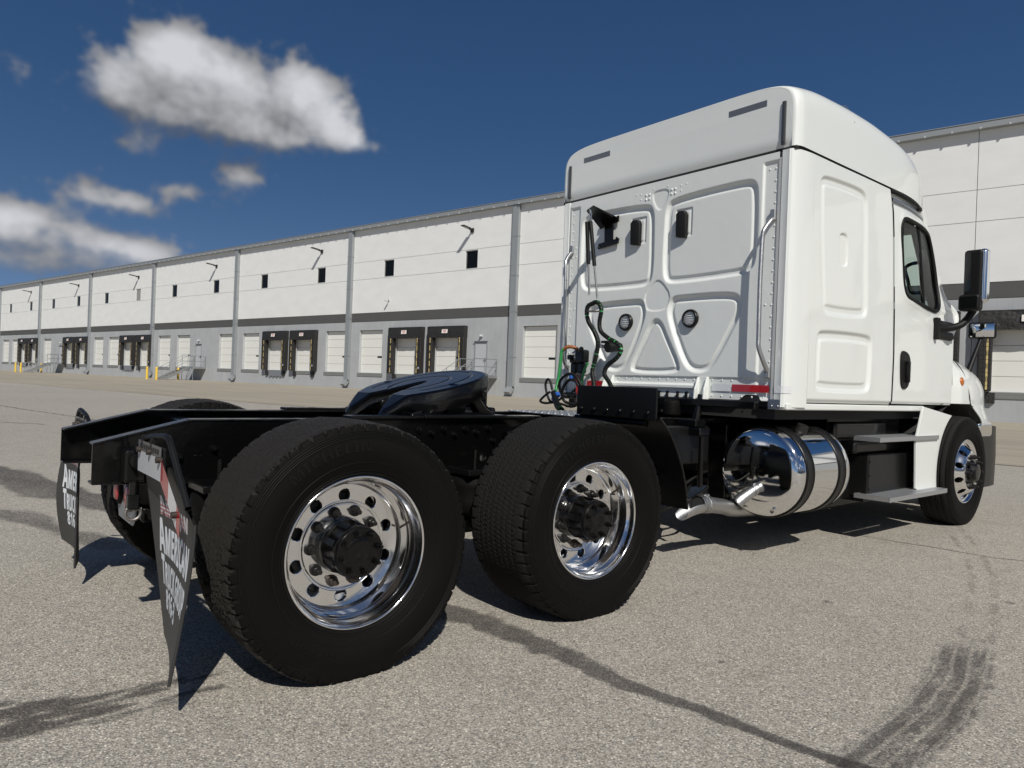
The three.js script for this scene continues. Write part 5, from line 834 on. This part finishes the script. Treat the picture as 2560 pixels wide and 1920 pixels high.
  line('grey_cable', [[3.05, 1.49, -0.43], [3.02, 1.50, -0.48], [3.02, 1.46, -0.53], [3.02, 1.36, -0.55], [3.03, 1.22, -0.55]], 0.0135, M.galv);
  part('splice_sleeve', bar([2.93, 1.16, -0.605], [2.93, 1.05, -0.565], 0.027, 0.029, 12), M.plastic, truck);
}
// ---------------------------------------------------------------- mud flaps
function flapPrint() {
  const c = document.createElement('canvas'); c.width = 1024; c.height = 1152; const g = c.getContext('2d'); g.fillStyle = '#3a3936'; g.fillRect(0, 0, 1024, 1152);
  const word = (str, x0, x1, y0, y1, fill, drop = 0.80) => { // first letter tall, the rest shorter, all squeezed to the width
    const big = 200; g.font = `bold ${big}px sans-serif`; const w1 = g.measureText(str[0]).width; g.font = `bold ${big * drop}px sans-serif`; const w2 = g.measureText(str.slice(1)).width, capH = big * 0.73;
    g.save(); g.translate(x0, y1); g.scale((x1 - x0) / (w1 + w2), (y1 - y0) / capH); g.fillStyle = fill; g.strokeStyle = fill; g.lineWidth = 7; g.font = `bold ${big}px sans-serif`; g.fillText(str[0], 0, 0); g.strokeText(str[0], 0, 0); g.font = `bold ${big * drop}px sans-serif`; g.fillText(str.slice(1), w1, 0); g.strokeText(str.slice(1), w1, 0); g.restore();
  };
  const H = 1152, white = '#dfe3e6';
  g.fillStyle = '#26304f'; g.fillRect(330, 0.185 * H, 330, 0.07 * H); g.fillStyle = white; for (let i = 0; i < 6; i++) for (let j = 0; j < 2; j++) { g.beginPath(); g.arc(362 + i * 52, 0.205 * H + j * 36, 10, 0, 7); g.fill(); }
  word('AMERICAN', 200, 930, 0.195 * H, 0.30 * H, '#c9c4c6', 0.72); for (let i = 0; i < 5; i++) { g.fillStyle = i % 2 ? 'rgba(205,200,205,0.35)' : 'rgba(150,50,58,0.62)'; g.fillRect(200, (0.247 + i * 0.0108) * H, 640, 0.0108 * H); }
  g.fillStyle = '#a5373f'; g.fillRect(640, 0.315 * H, 46, 0.02 * H); g.fillStyle = white; g.beginPath(); g.arc(662, 0.312 * H, 20, 0, 7); g.fill();
  word('AMERICAN', 130, 985, 0.325 * H, 0.51 * H, white); word('TRUCK GROUP', 150, 1000, 0.525 * H, 0.685 * H, white); word('816-3', 240, 640, 0.70 * H, 0.805 * H, white, 1);
  const t = new THREE.CanvasTexture(c); t.colorSpace = THREE.SRGBColorSpace; return t;
}
M.flapPrint = mat(1, 0.6, 0, { map: flapPrint() });
{
  const yTop = (a) => a < 0.95 ? 0.815 : lerp(0.815, 0.66, (a - 0.95) / 0.27);
  const build = (q, xi, xo, bot, bow) => { // q = 1 right, -1 left; a = distance from the truck's middle
    const f = group('mud_flap', truck);
    const pos = (u, v) => { const a = lerp(0.62, 1.22, u), y = lerp(yTop(a), bot(u), v); return [lerp(xi(v), xo(v), u) + bow(v) * Math.sin(u * Math.PI), y, q * a]; };
    const flapUv = (p, u, v) => [q > 0 ? (Math.abs(p[2]) - 0.62) / 0.6 : 1 - (Math.abs(p[2]) - 0.62) / 0.6, clamp((p[1] - 0.13) / 0.70)];
    part('flap', [sheet(28, 40, (u, v) => { const p = pos(u, v); return [p[0], p[1], p[2]]; }, null, flapUv)], M.flapPrint, f);
    part('flap_front', [sheet(28, 40, (u, v) => { const p = pos(u, v); return [p[0] + 0.009, p[1], p[2]]; }), tube([...Array(12)].map((_, i) => { const p = pos(0, i / 11); return [p[0] + 0.0045, p[1], p[2]]; }), 0.0055, 24, 6), tube([...Array(12)].map((_, i) => { const p = pos(1, i / 11); return [p[0] + 0.0045, p[1], p[2]]; }), 0.0055, 24, 6)], M.flap, f);
    // hanger: straight arm, then bent down at the outer end; white and red tape on its plate
    const hx = -0.668, band = (a0, a1, b0, b1, m, name, x = hx) => part(name, (() => { const Y = (a, o) => yTop(a) + o; return sheet(4, 1, (u, v) => { const a = lerp(a0, a1, u); return [x - 0.002, lerp(Y(a, b0), Y(a, b1), v), q * a]; }, null, (p) => [p[2], p[1]]); })(), m, f);
    band(0.60, 0.952, -0.045, 0.035, M.tapeWhite, 'white_tape'); band(0.952, 1.06, -0.045, 0.035, M.red, 'red_tape'); band(1.06, 1.17, -0.045, 0.035, M.tapeWhite, 'white_tape'); band(1.17, 1.215, -0.045, 0.035, M.red, 'red_tape');
    band(0.60, 0.952, 0.036, 0.075, M.steel, 'slotted_plate'); part('slots', Array.from({ length: 9 }, (_, i) => bx(hx - 0.0045, hx - 0.003, yTop(0.7) + 0.046, yTop(0.7) + 0.064, q * (0.635 + i * 0.033), q * (0.650 + i * 0.033))), M.interior, f);
    part('hanger_arm', [tube([[-0.66, 0.80, q * 0.45], [-0.66, 0.865, q * 0.56], [-0.655, 0.905, q * 0.70], [-0.65, 0.925, q * 0.93], [-0.65, 0.905, q * 0.99], [-0.648, 0.82, q * 1.09], [-0.645, 0.715, q * 1.215]], 0.0115, 60, 8, false, 0.3), ...[0.66, 0.80].map((a) => rb(-0.672, -0.655, 0.86, 0.91, q * a - 0.008, q * a + 0.008, 0.003)), rb(-0.664, -0.652, 0.80, 0.885, q * 0.62, q * 0.95, 0.004)], M.plastic, f);
    part('hanger_bolts', [[0.64, 0.855], [0.80, 0.86], [0.94, 0.845], [1.17, 0.69]].map(([a, y]) => bar([-0.685, y, q * a], [-0.665, y, q * a], 0.012, 0.012, 6)), M.rust, f);
  };
  build(1, (v) => lerp(-0.655, -0.556, Math.pow(v, 0.9)), (v) => lerp(-0.628, -0.690, Math.pow(v, 1.5)), (u) => lerp(0.11, 0.150, u), (v) => 0.028 * smooth(0.05, 0.3, v) * (1 - 0.6 * v));
  build(-1, (v) => lerp(-0.68, -0.700, smooth(0, 0.3, v)), (v) => -0.69 - 0.030 * Math.sin(v * Math.PI) + 0.01 * v, (u) => lerp(0.115, 0.15, u), (v) => 0.043 * smooth(0.05, 0.35, v));
  const tl = group('tail_lamp_plate', truck); // small grey plate with two round lamps between the rails
  part('plate', (() => { const g = extr(shape2([[-0.40, 0.70], [0.05, 0.70], [0.03, 0.47], [-0.02, 0.43], [-0.32, 0.43], [-0.36, 0.50]]), 0.006); g.rotateY(-Math.PI / 2); g.translate(-0.55, 0, 0); return g; })(), M.galv, tl);
  for (const z of [-0.30, -0.06]) { part('lamp', (() => { const g = latheX([[0, -0.028], [0.045, -0.024], [0.052, -0.012]], 24); g.translate(-0.556, 0.56, z); return g; })(), M.red, tl); part('lamp_ring', (() => { const g = latheX([[0.050, -0.012], [0.056, -0.020], [0.068, -0.012], [0.070, 0]], 24); g.translate(-0.556, 0.56, z); return g; })(), M.rubber, tl); }
}

renderer.render(scene, camera);
